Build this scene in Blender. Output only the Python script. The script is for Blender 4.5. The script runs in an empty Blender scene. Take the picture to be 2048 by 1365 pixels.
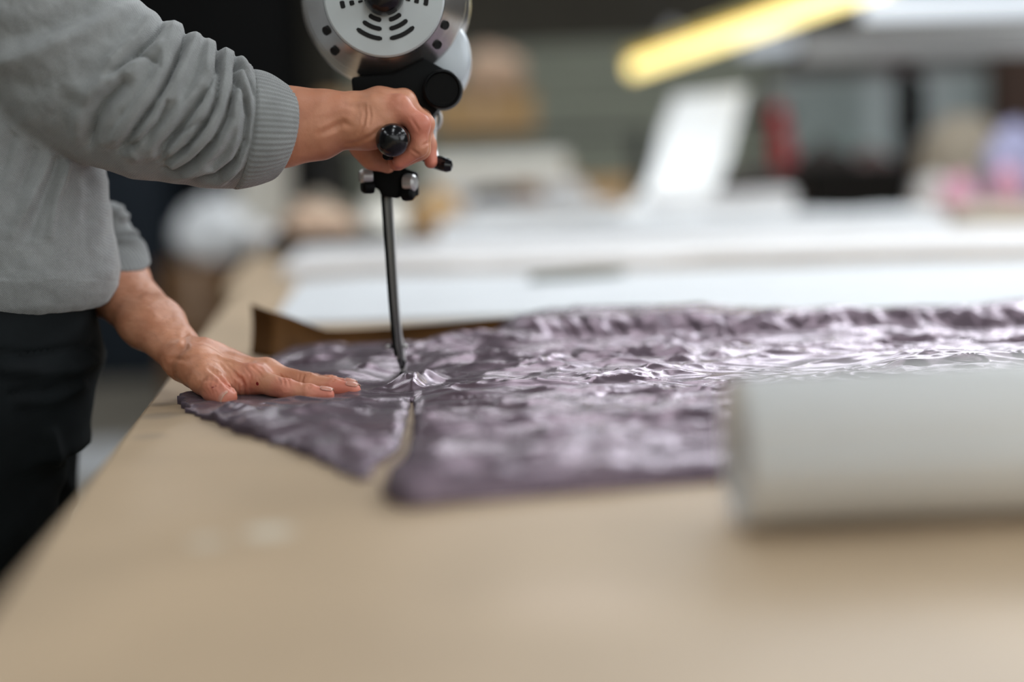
import bpy, bmesh, math, random
import numpy as np
from mathutils import Vector, Matrix
random.seed(7)
PI = math.pi
scene = bpy.context.scene
C = scene.collection

# ------------------------------------------------------------------ camera
TZ = 0.90                      # height of the cutting table top
CAMZ = TZ + 0.215
FPX = 2048 * 50 / 36.0
pitch = math.atan(332.5 / FPX)
roll = math.radians(2.0)
F_ = Vector((0, math.cos(pitch), -math.sin(pitch)))
R0 = Vector((1, 0, 0)); U0 = R0.cross(F_)
Rr = R0 * math.cos(roll) - U0 * math.sin(roll)
Uu = U0 * math.cos(roll) + R0 * math.sin(roll)
CAM = Vector((0, 0, CAMZ))
cam_d = bpy.data.cameras.new('camera'); cam = bpy.data.objects.new('camera', cam_d); C.objects.link(cam)
cam.matrix_world = Matrix(((Rr.x, Uu.x, -F_.x, CAM.x), (Rr.y, Uu.y, -F_.y, CAM.y), (Rr.z, Uu.z, -F_.z, CAM.z), (0, 0, 0, 1)))
cam_d.lens = 50; cam_d.sensor_width = 36; cam_d.clip_start = 0.02
cam_d.dof.use_dof = True; cam_d.dof.focus_distance = 1.412; cam_d.dof.aperture_fstop = 1.02
scene.camera = cam

def ray(px, py): return F_ + Rr * ((px - 1024) / FPX) - Uu * ((py - 682.5) / FPX)
def at(px, py, Y):
    d = ray(px, py); return CAM + d * (Y / d.y)
def atz(px, py, z):
    d = ray(px, py); return CAM + d * ((z - CAMZ) / d.z)
def pxm(Y): return Y / FPX      # metres per photo pixel at distance Y
FN = np.array(F_); RN = np.array(Rr); UN = np.array(Uu); CN = np.array(CAM)
def project(V):
    q = V - CN; w = q @ FN
    return 1024 + FPX * (q @ RN) / w, 682.5 - FPX * (q @ UN) / w

# ------------------------------------------------------------------ materials
def mat(name, col, rough=0.6, metal=0.0, spec=0.5, noise=0.0, nscale=8.0, bump=0.0, bscale=60.0, bdist=0.001, sheen=0.0, coat=0.0,
        emit=None, estr=0.0, sss=0.0, stretch=None, nmix=None, trans=0.0):
    m = bpy.data.materials.new(name); m.use_nodes = True
    nt = m.node_tree; n = nt.nodes; l = nt.links; b = n['Principled BSDF']
    b.inputs['Base Color'].default_value = (*col, 1); b.inputs['Roughness'].default_value = rough
    b.inputs['Metallic'].default_value = metal; b.inputs['Specular IOR Level'].default_value = spec
    b.inputs['Sheen Weight'].default_value = sheen; b.inputs['Coat Weight'].default_value = coat
    b.inputs['Transmission Weight'].default_value = trans
    if sss:
        b.inputs['Subsurface Weight'].default_value = sss; b.inputs['Subsurface Radius'].default_value = (0.012, 0.004, 0.002)
        b.inputs['Subsurface Scale'].default_value = 0.6
    if emit: b.inputs['Emission Color'].default_value = (*emit, 1); b.inputs['Emission Strength'].default_value = estr
    tc = n.new('ShaderNodeTexCoord'); mp = n.new('ShaderNodeMapping'); l.new(tc.outputs['Object'], mp.inputs['Vector'])
    if stretch: mp.inputs['Scale'].default_value = stretch
    if noise:
        t = n.new('ShaderNodeTexNoise'); t.inputs['Scale'].default_value = nscale; t.inputs['Detail'].default_value = 5
        l.new(mp.outputs[0], t.inputs['Vector'])
        mx = n.new('ShaderNodeMix'); mx.data_type = 'RGBA'
        c2 = nmix or tuple(min(1, c * (1 - noise)) for c in col); c1 = tuple(min(1, c * (1 + noise * 0.7)) for c in col) if not nmix else col
        mx.inputs[6].default_value = (*c1, 1); mx.inputs[7].default_value = (*c2, 1)
        r = n.new('ShaderNodeMapRange'); r.inputs['From Min'].default_value = 0.35; r.inputs['From Max'].default_value = 0.65
        l.new(t.outputs['Fac'], r.inputs['Value']); l.new(r.outputs[0], mx.inputs[0]); l.new(mx.outputs[2], b.inputs['Base Color'])
    if bump:
        t = n.new('ShaderNodeTexNoise'); t.inputs['Scale'].default_value = bscale; t.inputs['Detail'].default_value = 4
        l.new(mp.outputs[0], t.inputs['Vector'])
        bp = n.new('ShaderNodeBump'); bp.inputs['Strength'].default_value = bump; bp.inputs['Distance'].default_value = bdist
        l.new(t.outputs['Fac'], bp.inputs['Height']); l.new(bp.outputs[0], b.inputs['Normal'])
    return m
def B(m): return m.node_tree.nodes['Principled BSDF']

# ------------------------------------------------------------------ object helpers
def link_mesh(name, me, m, parent=None, smooth=True):
    o = bpy.data.objects.new(name, me); C.objects.link(o)
    if m is not None: me.materials.append(m)
    if smooth: me.polygons.foreach_set('use_smooth', [True] * len(me.polygons))
    if parent is not None:
        o.parent = parent; o.matrix_parent_inverse = parent.matrix_world.inverted() if parent.type != 'EMPTY' else Matrix.Translation(-parent.location)
        if parent.parent is not None and parent.type != 'EMPTY': o.matrix_parent_inverse = Matrix.Identity(4)
    return o
def obj(name, bm, m, parent=None, smooth=False):
    me = bpy.data.meshes.new(name); bm.normal_update(); bm.to_mesh(me); bm.free()
    return link_mesh(name, me, m, parent, smooth)
def pyobj(name, verts, faces, m, parent=None, smooth=True):
    me = bpy.data.meshes.new(name); me.from_pydata([tuple(v) for v in verts], [], [tuple(f) for f in faces]); me.update()
    return link_mesh(name, me, m, parent, smooth)
def npmesh(name, V, Q, m, parent=None):
    me = bpy.data.meshes.new(name)
    me.vertices.add(len(V)); me.vertices.foreach_set('co', np.asarray(V, dtype=np.float32).ravel())
    me.loops.add(Q.size); me.loops.foreach_set('vertex_index', Q.astype(np.int32).ravel())
    me.polygons.add(len(Q)); me.polygons.foreach_set('loop_start', np.arange(0, Q.size, Q.shape[1], dtype=np.int32))
    me.update(calc_edges=True); me.validate()
    return link_mesh(name, me, m, parent, True)
def thing(name, label, cat, loc=(0, 0, 0), group=None):
    o = bpy.data.objects.new(name, None); C.objects.link(o); o.location = loc; o.empty_display_size = 0.05
    return tag(o, label, cat, group)
def tag(o, label, cat, group=None, kind=None):
    if label: o['label'] = label
    if cat: o['category'] = cat
    if group: o['group'] = group
    if kind: o['kind'] = kind
    return o
def struct(name, bm, m, smooth=False):
    o = obj(name, bm, m, None, smooth); o['kind'] = 'structure'; return o
def auto_smooth(o, ang=40):
    me = o.data; me.polygons.foreach_set('use_smooth', [True] * len(me.polygons))
    bm = bmesh.new(); bm.from_mesh(me)
    for e in bm.edges:
        if len(e.link_faces) == 2 and e.calc_face_angle(0) > math.radians(ang): e.smooth = False
    bm.to_mesh(me); bm.free(); return o

def box(bm, x0, x1, y0, y1, z0, z1, M=None, bev=0.0):
    vs = [bm.verts.new(((x0, x1)[i & 1], (y0, y1)[i >> 1 & 1], (z0, z1)[i >> 2 & 1])) for i in range(8)]
    if M is not None:
        for v in vs: v.co = M @ v.co
    fs = [bm.faces.new([vs[k] for k in q]) for q in ((0, 2, 3, 1), (4, 5, 7, 6), (0, 1, 5, 4), (2, 6, 7, 3), (0, 4, 6, 2), (1, 3, 7, 5))]
    if bev:
        es = list({e for f in fs for e in f.edges})
        bmesh.ops.bevel(bm, geom=es, offset=bev, segments=3, affect='EDGES', profile=0.5)
    return bm
def basis(d, up=Vector((0, 0, 1))):
    d = Vector(d).normalized(); a = d.cross(up)
    if a.length < 1e-4: a = d.cross(Vector((1, 0, 0)))
    a.normalize(); b = a.cross(d); return d, a, b
def tube(bm, pts, rads, seg=16, cap=True, flat=1.0):
    pts = [Vector(p) for p in pts]; n = len(pts)
    if not hasattr(rads, '__len__'): rads = [rads] * n
    rings = []; up = Vector((0, 0, 1))
    for i, p in enumerate(pts):
        d = (pts[min(i + 1, n - 1)] - pts[max(i - 1, 0)]); d, a, b = basis(d, up)
        up = b
        rings.append([bm.verts.new(p + (a * math.cos(t) + b * math.sin(t) * flat) * rads[i]) for t in (2 * PI * k / seg for k in range(seg))])
    for r, s in zip(rings, rings[1:]):
        for k in range(seg): bm.faces.new((r[k], r[(k + 1) % seg], s[(k + 1) % seg], s[k]))
    if cap:
        bm.faces.new(rings[0][::-1]); bm.faces.new(rings[-1])
    return bm
def lathe(bm, o, axis, prof, seg=48, close=False):
    """prof: (distance along the axis, radius) pairs revolved about the axis through o"""
    o = Vector(o); d, a, b = basis(axis)
    rings = []
    for h, r in prof:
        if r < 1e-6: rings.append([bm.verts.new(o + d * h)])
        else: rings.append([bm.verts.new(o + d * h + (a * math.cos(t) + b * math.sin(t)) * r) for t in (2 * PI * k / seg for k in range(seg))])
    if close: rings.append(rings[0])
    for r, s in zip(rings, rings[1:]):
        for k in range(seg):
            k2 = (k + 1) % seg
            if len(r) == 1 and len(s) == 1: continue
            if len(r) == 1: bm.faces.new((r[0], s[k2], s[k]))
            elif len(s) == 1: bm.faces.new((r[k], r[k2], s[0]))
            else: bm.faces.new((r[k], r[k2], s[k2], s[k]))
    bmesh.ops.recalc_face_normals(bm, faces=bm.faces[:])
    return bm

# ------------------------------------------------------------------ numpy noise
_rng = np.random.RandomState(11)
_lat = _rng.rand(256, 256).astype(np.float32)
def vnoise(x, y):
    xi = np.floor(x).astype(int); yi = np.floor(y).astype(int); fx = x - xi; fy = y - yi
    fx = fx * fx * fx * (fx * (fx * 6 - 15) + 10); fy = fy * fy * fy * (fy * (fy * 6 - 15) + 10)
    g = lambda a, b: _lat[a % 256, b % 256]
    return (g(xi, yi) * (1 - fx) + g(xi + 1, yi) * fx) * (1 - fy) + (g(xi, yi + 1) * (1 - fx) + g(xi + 1, yi + 1) * fx) * fy - 0.5
def fbm(x, y, o=4, s=0):
    v = 0; a = 1.0
    for i in range(o):
        v = v + a * vnoise(x + 37.3 * i + s, y + 17.9 * i + s * 1.7); a *= 0.5; x = x * 2.03; y = y * 2.03
    return v
def ss(a, b, x):
    t = np.clip((x - a) / (b - a), 0, 1); return t * t * (3 - 2 * t)
def dist_poly(x, y, pts):
    """distance to a polyline plus the 0..1 position along it and the side of it"""
    best = np.full(np.shape(x), 1e9); tt = np.zeros(np.shape(x)); sd = np.zeros(np.shape(x))
    L = [0]
    for a, b in zip(pts, pts[1:]): L.append(L[-1] + math.hypot(b[0] - a[0], b[1] - a[1]))
    for i, (a, b) in enumerate(zip(pts, pts[1:])):
        dx, dy = b[0] - a[0], b[1] - a[1]; q = dx * dx + dy * dy
        t = np.clip(((x - a[0]) * dx + (y - a[1]) * dy) / q, 0, 1)
        ex = x - a[0] - t * dx; ey = y - a[1] - t * dy; d = np.sqrt(ex * ex + ey * ey)
        m = d < best; best = np.where(m, d, best); tt = np.where(m, (L[i] + t * (L[i + 1] - L[i])) / L[-1], tt)
        sd = np.where(m, np.sign(dx * ey - dy * ex), sd)
    return best, tt, sd
def in_poly(x, y, poly):
    r = np.zeros(np.shape(x), bool); n = len(poly); j = n - 1
    for i in range(n):
        xi, yi = poly[i]; xj, yj = poly[j]
        c = ((yi > y) != (yj > y)) & (x < (xj - xi) * (y - yi) / (yj - yi + 1e-12) + xi)
        r ^= c; j = i
    return r

# ------------------------------------------------------------------ smooth solids on a grid, meshed into one skin
class Solid:
    def __init__(s, lo, hi, h):
        s.lo = np.array(lo, dtype=float); s.h = h; s.n = np.ceil((np.array(hi) - s.lo) / h).astype(int) + 1
        s.g = np.full(s.n, 0.05, dtype=np.float32)
    def sub(s, lo, hi):
        a = np.clip(np.floor((np.array(lo) - s.lo) / s.h).astype(int), 0, s.n); b = np.clip(np.ceil((np.array(hi) - s.lo) / s.h).astype(int) + 1, 0, s.n)
        sl = tuple(slice(i, j) for i, j in zip(a, b))
        X = [(s.lo[k] + s.h * np.arange(a[k], b[k])).astype(np.float32) for k in range(3)]
        return sl, X[0][:, None, None], X[1][None, :, None], X[2][None, None, :]
    def put(s, sl, d, k, mode='add'):
        g = s.g[sl]
        if mode == 'add':
            hh = np.clip(0.5 + 0.5 * (g - d) / k, 0, 1); s.g[sl] = g * (1 - hh) + d * hh - k * hh * (1 - hh)
        else:
            d = -d; hh = np.clip(0.5 - 0.5 * (g - d) / k, 0, 1); s.g[sl] = g * (1 - hh) + d * hh + k * hh * (1 - hh)
    def cap(s, a, b, ra, rb, k=0.006, mode='add', squash=None):
        """tapered capsule; squash = (axis vector, factor) flattens it across that axis"""
        a = np.array(a, dtype=float); b = np.array(b, dtype=float); m = max(ra, rb) + k + 3 * s.h
        if squash: m *= max(1, 1 / squash[1]) if squash[1] < 1 else 1
        sl, X, Y, Z = s.sub(np.minimum(a, b) - m, np.maximum(a, b) + m)
        if 0 in (X.size, Y.size, Z.size): return
        ba = b - a; q = float(ba @ ba) + 1e-12
        dx, dy, dz = X - a[0], Y - a[1], Z - a[2]
        t = np.clip((dx * ba[0] + dy * ba[1] + dz * ba[2]) / q, 0, 1)
        dx = dx - t * ba[0]; dy = dy - t * ba[1]; dz = dz - t * ba[2]
        if squash:
            ax = np.array(squash[0], dtype=float); ax /= np.linalg.norm(ax); w = (dx * ax[0] + dy * ax[1] + dz * ax[2]) * (1 / squash[1] - 1)
            dx = dx + w * ax[0]; dy = dy + w * ax[1]; dz = dz + w * ax[2]
        d = np.sqrt(dx * dx + dy * dy + dz * dz) - (ra + (rb - ra) * t)
        if squash: d = d * min(1.0, squash[1] + 0.15)
        s.put(sl, d.astype(np.float32), k, mode)
    def chain(s, pts, rads, k=0.006, **kw):
        for a, b, ra, rb in zip(pts, pts[1:], rads, rads[1:]): s.cap(a, b, ra, rb, k, **kw)
    def mesh(s):
        g = s.g; c = g < 0
        cnt = sum(c[i:i + g.shape[0] - 1, j:j + g.shape[1] - 1, k:k + g.shape[2] - 1].astype(np.int8) for i in (0, 1) for j in (0, 1) for k in (0, 1))
        I = np.argwhere((cnt > 0) & (cnt < 8)); del cnt
        ids = np.full([q - 1 for q in g.shape], -1, dtype=np.int32); ids[tuple(I.T)] = np.arange(len(I))
        acc = np.zeros((len(I), 3)); num = np.zeros(len(I))
        for ax in range(3):
            o = [q for q in range(3) if q != ax]
            for u in (0, 1):
                for v in (0, 1):
                    off = np.zeros(3, int); off[o[0]] = u; off[o[1]] = v; A = I + off; e = np.zeros(3, int); e[ax] = 1; Bq = A + e
                    ga = g[tuple(A.T)]; gb = g[tuple(Bq.T)]; m = (ga < 0) != (gb < 0)
                    t = np.where(m, ga / np.where(m, ga - gb, 1), 0)
                    P = A + t[:, None] * e; acc[m] += P[m]; num[m] += 1
        V = s.lo + s.h * acc / num[:, None]
        Q = []
        for ax in range(3):
            o1, o2 = [(1, 2), (2, 0), (0, 1)][ax]
            s0 = [slice(1, -1)] * 3; s1 = [slice(1, -1)] * 3; s0[ax] = slice(0, -1); s1[ax] = slice(1, None)
            a = c[tuple(s0)]; b = c[tuple(s1)]
            E = np.argwhere(a != b); st = a[tuple(E.T)]
            base = E.copy(); base[:, o1] += 1; base[:, o2] += 1
            def cell(d1, d2):
                q = base.copy(); q[:, o1] += d1; q[:, o2] += d2; return ids[tuple(q.T)]
            q = np.stack([cell(-1, -1), cell(0, -1), cell(0, 0), cell(-1, 0)], 1)
            q[~st] = q[~st][:, ::-1]; Q.append(q)
        Q = np.concatenate(Q); Q = Q[(Q >= 0).all(1)]
        return V, Q
def vnormals(V, Q):
    n = np.cross(V[Q[:, 2]] - V[Q[:, 0]], V[Q[:, 3]] - V[Q[:, 1]]); N = np.zeros_like(V)
    for k in range(4): np.add.at(N, Q[:, k], n)
    return N / (np.linalg.norm(N, axis=1, keepdims=True) + 1e-12)
def refine(V, Q):
    n = len(V); E = np.concatenate([np.sort(Q[:, [a, (a + 1) % 4]], 1) for a in range(4)]); key = E[:, 0].astype(np.int64) * n + E[:, 1]
    u, inv = np.unique(key, return_inverse=True); a = u // n; b = u % n; m = len(Q)
    M = (V[a] + V[b]) / 2; Fc = V[Q].mean(1); e = [n + inv[k * m:(k + 1) * m] for k in range(4)]; c = n + len(u) + np.arange(m)
    Q2 = np.concatenate([np.stack([Q[:, k], e[k], c, e[(k + 3) % 4]], 1) for k in range(4)])
    return np.concatenate([V, M, Fc]), Q2
def vsmooth(V, Q, it=2, lam=0.5):
    for _ in range(it):
        A = np.zeros_like(V); n = np.zeros(len(V))
        for k in range(4):
            np.add.at(A, Q[:, k], V[Q[:, (k + 1) % 4]] + V[Q[:, (k + 3) % 4]]); np.add.at(n, Q[:, k], 2)
        V = V * (1 - lam) + lam * A / n[:, None]
    return V
# ------------------------------------------------------------------ materials
M_floor = mat('concrete', (0.30, 0.27, 0.22), 0.55, noise=0.2, nscale=3, bump=0.2)
M_wall = mat('olive_wall_paint', (0.075, 0.066, 0.05), 0.85, noise=0.15, nscale=2)
M_panel = mat('pale_green_panel', (0.36, 0.38, 0.30), 0.6, noise=0.08)
M_ceil = mat('dark_ceiling', (0.06, 0.055, 0.048), 0.9)
M_table = mat('beige_board', (0.46, 0.340, 0.222), 0.5, noise=0.10, nscale=6, bump=0.05, bscale=200, bdist=0.0003, spec=0.35)
M_edge = mat('board_edge', (0.30, 0.22, 0.14), 0.7, noise=0.3, nscale=40)
M_steel = mat('dark_steel', (0.05, 0.05, 0.055), 0.4, metal=0.8)
M_white = mat('white_paper', (0.65, 0.665, 0.68), 0.6, noise=0.03, nscale=5)
M_bright = mat('bright_white', (0.86, 0.875, 0.89), 0.6, noise=0.03, nscale=5)
M_grey_paper = mat('grey_white_paper', (0.66, 0.64, 0.63), 0.7, noise=0.06, nscale=6)
M_kraft = mat('kraft_paper', (0.085, 0.038, 0.011), 0.9, spec=0.1, noise=0.22, nscale=14, bump=0.1)
M_card = mat('cardboard', (0.50, 0.32, 0.15), 0.8, noise=0.12, nscale=9)
M_dkcard = mat('brown_card', (0.20, 0.10, 0.04), 0.8, noise=0.15, nscale=9)
M_black = mat('black_paint', (0.0035, 0.0035, 0.0035), 0.6, spec=0.15)
M_navy = mat('navy_plastic', (0.008, 0.016, 0.028), 0.6)
M_dkcloth = mat('dark_brown_cloth', (0.03, 0.022, 0.02), 0.9, noise=0.4, nscale=20)
M_red = mat('red_cloth', (0.45, 0.03, 0.04), 0.8, noise=0.3, nscale=12)
M_teal = mat('teal_cloth', (0.02, 0.11, 0.12), 0.8)
M_beige = mat('beige_cloth', (0.42, 0.36, 0.28), 0.85, noise=0.15, nscale=12)
M_peach = mat('peach_cloth', (0.60, 0.42, 0.30), 0.85, noise=0.15, nscale=12)
M_pink = mat('pink_cloth', (0.62, 0.32, 0.42), 0.85, noise=0.2, nscale=12)
M_lilac = mat('lilac_cloth', (0.42, 0.42, 0.62), 0.85, noise=0.3, nscale=14)
M_cream = mat('cream_cloth', (0.70, 0.67, 0.60), 0.85, noise=0.08, nscale=10)
M_alu = mat('grey_aluminium', (0.42, 0.42, 0.42), 0.45, metal=0.3)
M_glass = mat('milky_pane', (0.40, 0.48, 0.47), 0.15, noise=0.1, nscale=4)
M_tube = mat('warm_tube', (0.9, 0.85, 0.5), 0.4, emit=(1.0, 0.80, 0.30), estr=3.4)
M_coldtube = mat('cool_tube', (0.9, 0.92, 0.95), 0.4, emit=(0.8, 0.9, 1.0), estr=3.0)
M_ledcool = mat('cool_diffuser', (0.75, 0.78, 0.82), 0.4, emit=(0.75, 0.86, 1.0), estr=0.75)

# ------------------------------------------------------------------ room shell
XL, XR, YB, YF, CH = -3.6, 5.4, -2.6, 9.4, 3.4
bm = bmesh.new(); box(bm, XL - .1, XR + .1, YB - .1, YF + .1, -0.1, 0); struct('floor', bm, M_floor)
bm = bmesh.new(); box(bm, XL - .1, XR + .1, YB - .1, YF + .1, CH, CH + .1); struct('ceiling', bm, M_ceil)
bm = bmesh.new(); box(bm, XL, XR, YF, YF + .1, 0, CH); struct('wall_back', bm, M_wall)
bm = bmesh.new(); box(bm, XL - .1, XL, YB, YF, 0, CH); struct('wall_left', bm, M_wall)
bm = bmesh.new(); box(bm, XR, XR + .1, YB, YF, 0, CH); struct('wall_right', bm, M_wall)
bm = bmesh.new(); box(bm, XL, XR, YB - .1, YB, 0, CH); struct('wall_front', bm, M_panel)
# pale ribbed panelling low on the back wall
bm = bmesh.new(); x0 = at(700, 200, 9.3).x; x1 = at(1560, 200, 9.3).x; x = x0
for k in range(7): box(bm, x0, x1, YF - .05, YF - .002, 0.55 + k * 0.2, 0.55 + k * 0.2 + 0.188, bev=0.008)
struct('trim_1', bm, M_panel)
bm = bmesh.new(); box(bm, XL, XR, YF - .03, YF - .002, 0.0, 0.12); struct('baseboard_back', bm, M_steel)
# milky window on the back wall
def window(n, px0, px1, py0, py1, Y):
    a = at(px0, py1, Y); b = at(px1, py0, Y)
    bm = bmesh.new(); w = .06
    for (p, q, r, s) in ((a.x - w, b.x + w, b.z, b.z + w), (a.x - w, b.x + w, a.z - w, a.z), (a.x - w, a.x, a.z, b.z), (b.x, b.x + w, a.z, b.z)):
        box(bm, p, q, Y - .06, Y - .002, r, s)
    zm = a.z + (b.z - a.z) * 0.62
    box(bm, a.x, b.x, Y - .05, Y - .01, zm - .02, zm + .02)
    f = struct('window_%d' % n, bm, M_alu)
    bm = bmesh.new(); box(bm, a.x, b.x, Y - .03, Y - .012, a.z, b.z); obj('pane', bm, M_glass, f)
window(1, 1565, 1785, 165, 330, YF - .002)
window(2, 1850, 2010, 150, 330, YF - .002)

# ------------------------------------------------------------------ the cutting tables (long axis turned 7.4 degrees)
TA = math.atan(0.13)
def TL(u, v, z=0.0):
    """along the table edge (u), in from the edge (v)"""
    return Vector((-0.182, 0, 0)) + Vector((-math.sin(TA), math.cos(TA), 0)) * u + Vector((math.cos(TA), math.sin(TA), 0)) * v + Vector((0, 0, z))
TM = Matrix(((math.cos(TA), -math.sin(TA), 0, -0.182), (math.sin(TA), math.cos(TA), 0, 0), (0, 0, 1, 0), (0, 0, 0, 1)))
def cutting_table(label, u0, u1, v0, v1, mt, group=None):
    t = thing('cutting_table', label, 'table', TM @ Vector(((v0 + v1) / 2, (u0 + u1) / 2, 0)), group)
    bm = bmesh.new(); box(bm, v0, v1, u0, u1, TZ - .032, TZ, TM, bev=0.003); obj('tabletop', bm, mt, t)
    bm = bmesh.new(); box(bm, v0 - .003, v0, u0 + .004, u1 - .004, TZ - .029, TZ - .004, TM); obj('edge_band', bm, M_edge, t)
    bm = bmesh.new()
    for uu in (u0 + .12, u1 - .17): box(bm, v0 + .15, v1 - .15, uu, uu + .05, TZ - .10, TZ - .033, TM)
    for vv in (v0 + .15, v1 - .2): box(bm, vv, vv + .05, u0 + .12, u1 - .12, TZ - .10, TZ - .033, TM)
    obj('frame', bm, M_steel, t)
    for uu in (u0 + .12, u1 - .17):
        for vv in (v0 + .15, v1 - .2):
            bm = bmesh.new(); box(bm, vv, vv + .05, uu, uu + .05, 0.0, TZ - .101, TM); obj('leg', bm, M_steel, t)
    return t
cutting_table('long beige cutting table with the purple fabric and the man beside it', -0.9, 3.0, 0.0, 1.9, M_table)
cutting_table('beige cutting table continuing behind, covered with white pattern paper', 3.004, 6.9, -0.035, 2.3, M_table)

# worn chalk smudges on the board
def smudge(m, spots):
    nt = m.node_tree; n = nt.nodes; l = nt.links; b = B(m); src = b.inputs['Base Color'].links[0].from_socket; tc = n['Texture Coordinate']
    for p, r, c, f in spots:
        v = n.new('ShaderNodeVectorMath'); v.operation = 'DISTANCE'; l.new(tc.outputs['Object'], v.inputs[0]); v.inputs[1].default_value = p
        q = n.new('ShaderNodeMapRange'); q.interpolation_type = 'SMOOTHSTEP'; q.inputs['From Min'].default_value = r * .3; q.inputs['From Max'].default_value = r; q.inputs['To Min'].default_value = f; q.inputs['To Max'].default_value = 0; l.new(v.outputs['Value'], q.inputs['Value'])
        x = n.new('ShaderNodeMix'); x.data_type = 'RGBA'; l.new(q.outputs[0], x.inputs[0]); l.new(src, x.inputs[6]); x.inputs[7].default_value = (*c, 1); src = x.outputs[2]
    l.new(src, b.inputs['Base Color'])
smudge(M_table, [((xq, yq, TZ), r, c, f) for xq, yq, r, c, f in ((-.155, .865, .022, (.66, .62, .52), .7), (-.19, .845, .016, (.66, .62, .52), .5), (-.335, 1.33, .03, (.20, .17, .14), .45), (-.318, 1.22, .022, (.22, .19, .16), .4), (-.35, 1.40, .02, (.18, .15, .12), .5), (.03, .70, .06, (.58, .44, .32), .4))])

# ------------------------------------------------------------------ white paper lay-ups and sheets on the tables
def slab_px(name, label, cat, corners, z0, th, m, group=None, wob=0.0, n=40, seed=0, bev=True):
    """a flat thing on the table: corners are (x, y) in plan, anticlockwise"""
    P = [Vector((c[0], c[1], 0)) for c in corners]; V = []; Fc = []
    for i in range(n + 1):
        for j in range(n + 1):
            s, t = i / n, j / n
            p = (P[0] * (1 - s) + P[1] * s) * (1 - t) + (P[3] * (1 - s) + P[2] * s) * t
            w = wob * (0.5 + float(fbm(np.array(p.x * 4 + seed), np.array(p.y * 4), 3)))
            V.append((p.x, p.y, z0 + th + max(0, w)))
    for i in range(n):
        for j in range(n):
            a = i * (n + 1) + j; Fc.append((a, a + n + 1, a + n + 2, a + 1))
    bm = bmesh.new(); vs = [bm.verts.new(v) for v in V]
    for f in Fc: bm.faces.new([vs[k] for k in f])
    be = [e for e in bm.edges if e.is_boundary]
    r = bmesh.ops.extrude_edge_only(bm, edges=be)
    for v in r['geom']:
        if isinstance(v, bmesh.types.BMVert): v.co.z = z0
    bmesh.ops.recalc_face_normals(bm, faces=bm.faces[:])
    o = obj(name, bm, m, None, True); auto_smooth(o, 50); tag(o, label, cat, group); return o
def xy(px, py, z=TZ): q = atz(px, py, z); return (q.x, q.y)
slab_px('paper_layup', 'white pattern paper lying flat directly behind the purple fabric', 'paper',
        [xy(545, 652), (1.15, 1.93), (1.35, 2.86), xy(600, 567)], TZ + .0005, .004, M_white, wob=.006)
slab_px('paper_layup', 'wide grey-white stack of paper behind the nearest white sheet', 'paper',
        [xy(560, 560), (1.5, 2.98), (1.9, 3.9), xy(610, 512)], TZ + .0005, .02, M_grey_paper, wob=.012, seed=3)
slab_px('paper_layup', 'third pale paper stack, ending in an edge beside the beige cloths', 'paper',
        [(-.20, 4.0), (1.22, 3.95), (1.28, 4.45), (-.22, 4.75)], TZ + .0005, .055, M_white, wob=.02, seed=5)
slab_px('paper_layup', 'small white raised paper stack in front of the dark crate', 'paper',
        [(.47, 4.50), (.90, 4.47), (.90, 4.85), (.42, 4.9)], TZ + .0005, .125, M_grey_paper, wob=.015, seed=7)
slab_px('paper_layup', 'farthest white paper stack, under the curled white sheet', 'paper',
        [(-.14, 4.86), (.40, 4.86), (.40, 5.7), (-.14, 5.7)], TZ + .0005, .085, M_white, wob=.03, seed=8)
# strip of dark green card lying between the two front stacks
slab_px('card_strip', 'thin dark green strip lying between the white papers', 'card',
        [xy(1060, 573), xy(1250, 560), xy(1250, 553), xy(1060, 565)], TZ + .0125, .003, mat('green_card', (0.06, 0.08, 0.045), 0.7), n=4)

# big white sheet curling upwards
prof = [(1190, 428), (1245, 418), (1283, 385), (1308, 330), (1325, 260), (1350, 195)]
prof2 = [(1400, 425), (1415, 405), (1432, 372), (1455, 310), (1475, 240), (1492, 178)]
from itertools import product
def smooth_curve(P, n):
    P = [Vector(p) for p in P]; out = []
    m = len(P) - 1
    for i in range(n + 1):
        t = i / n * m; k = min(int(t), m - 1); u = t - k
        p0, p1, p2, p3 = P[max(k - 1, 0)], P[k], P[k + 1], P[min(k + 2, m)]
        out.append(0.5 * ((2 * p1) + (p2 - p0) * u + (2 * p0 - 5 * p1 + 4 * p2 - p3) * u * u + (3 * p1 - p0 - 3 * p2 + p3) * u ** 3))
    return out
YS = [4.45, 4.55, 4.72, 4.85, 4.9, 4.9]
L1 = smooth_curve([at(a, b, y) for (a, b), y in zip(prof, YS)], 40)
L2 = smooth_curve([at(a, b, y) for (a, b), y in zip(prof2, YS)], 40)
V = []; n = 16
for a, b in zip(L1, L2):
    for j in range(n + 1):
        s = j / n; p = a.lerp(b, s); p.y += 0.04 * math.sin(PI * s); V.append(p)
F = [(i * (n + 1) + j, i * (n + 1) + j + 1, (i + 1) * (n + 1) + j + 1, (i + 1) * (n + 1) + j) for i in range(40) for j in range(n)]
o = pyobj('curled_sheet', V, F, M_bright); s = o.modifiers.new('thickness', 'SOLIDIFY'); s.thickness = 0.004
tag(o, 'large white sheet curling upright above the far paper stacks', 'paper')

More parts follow.
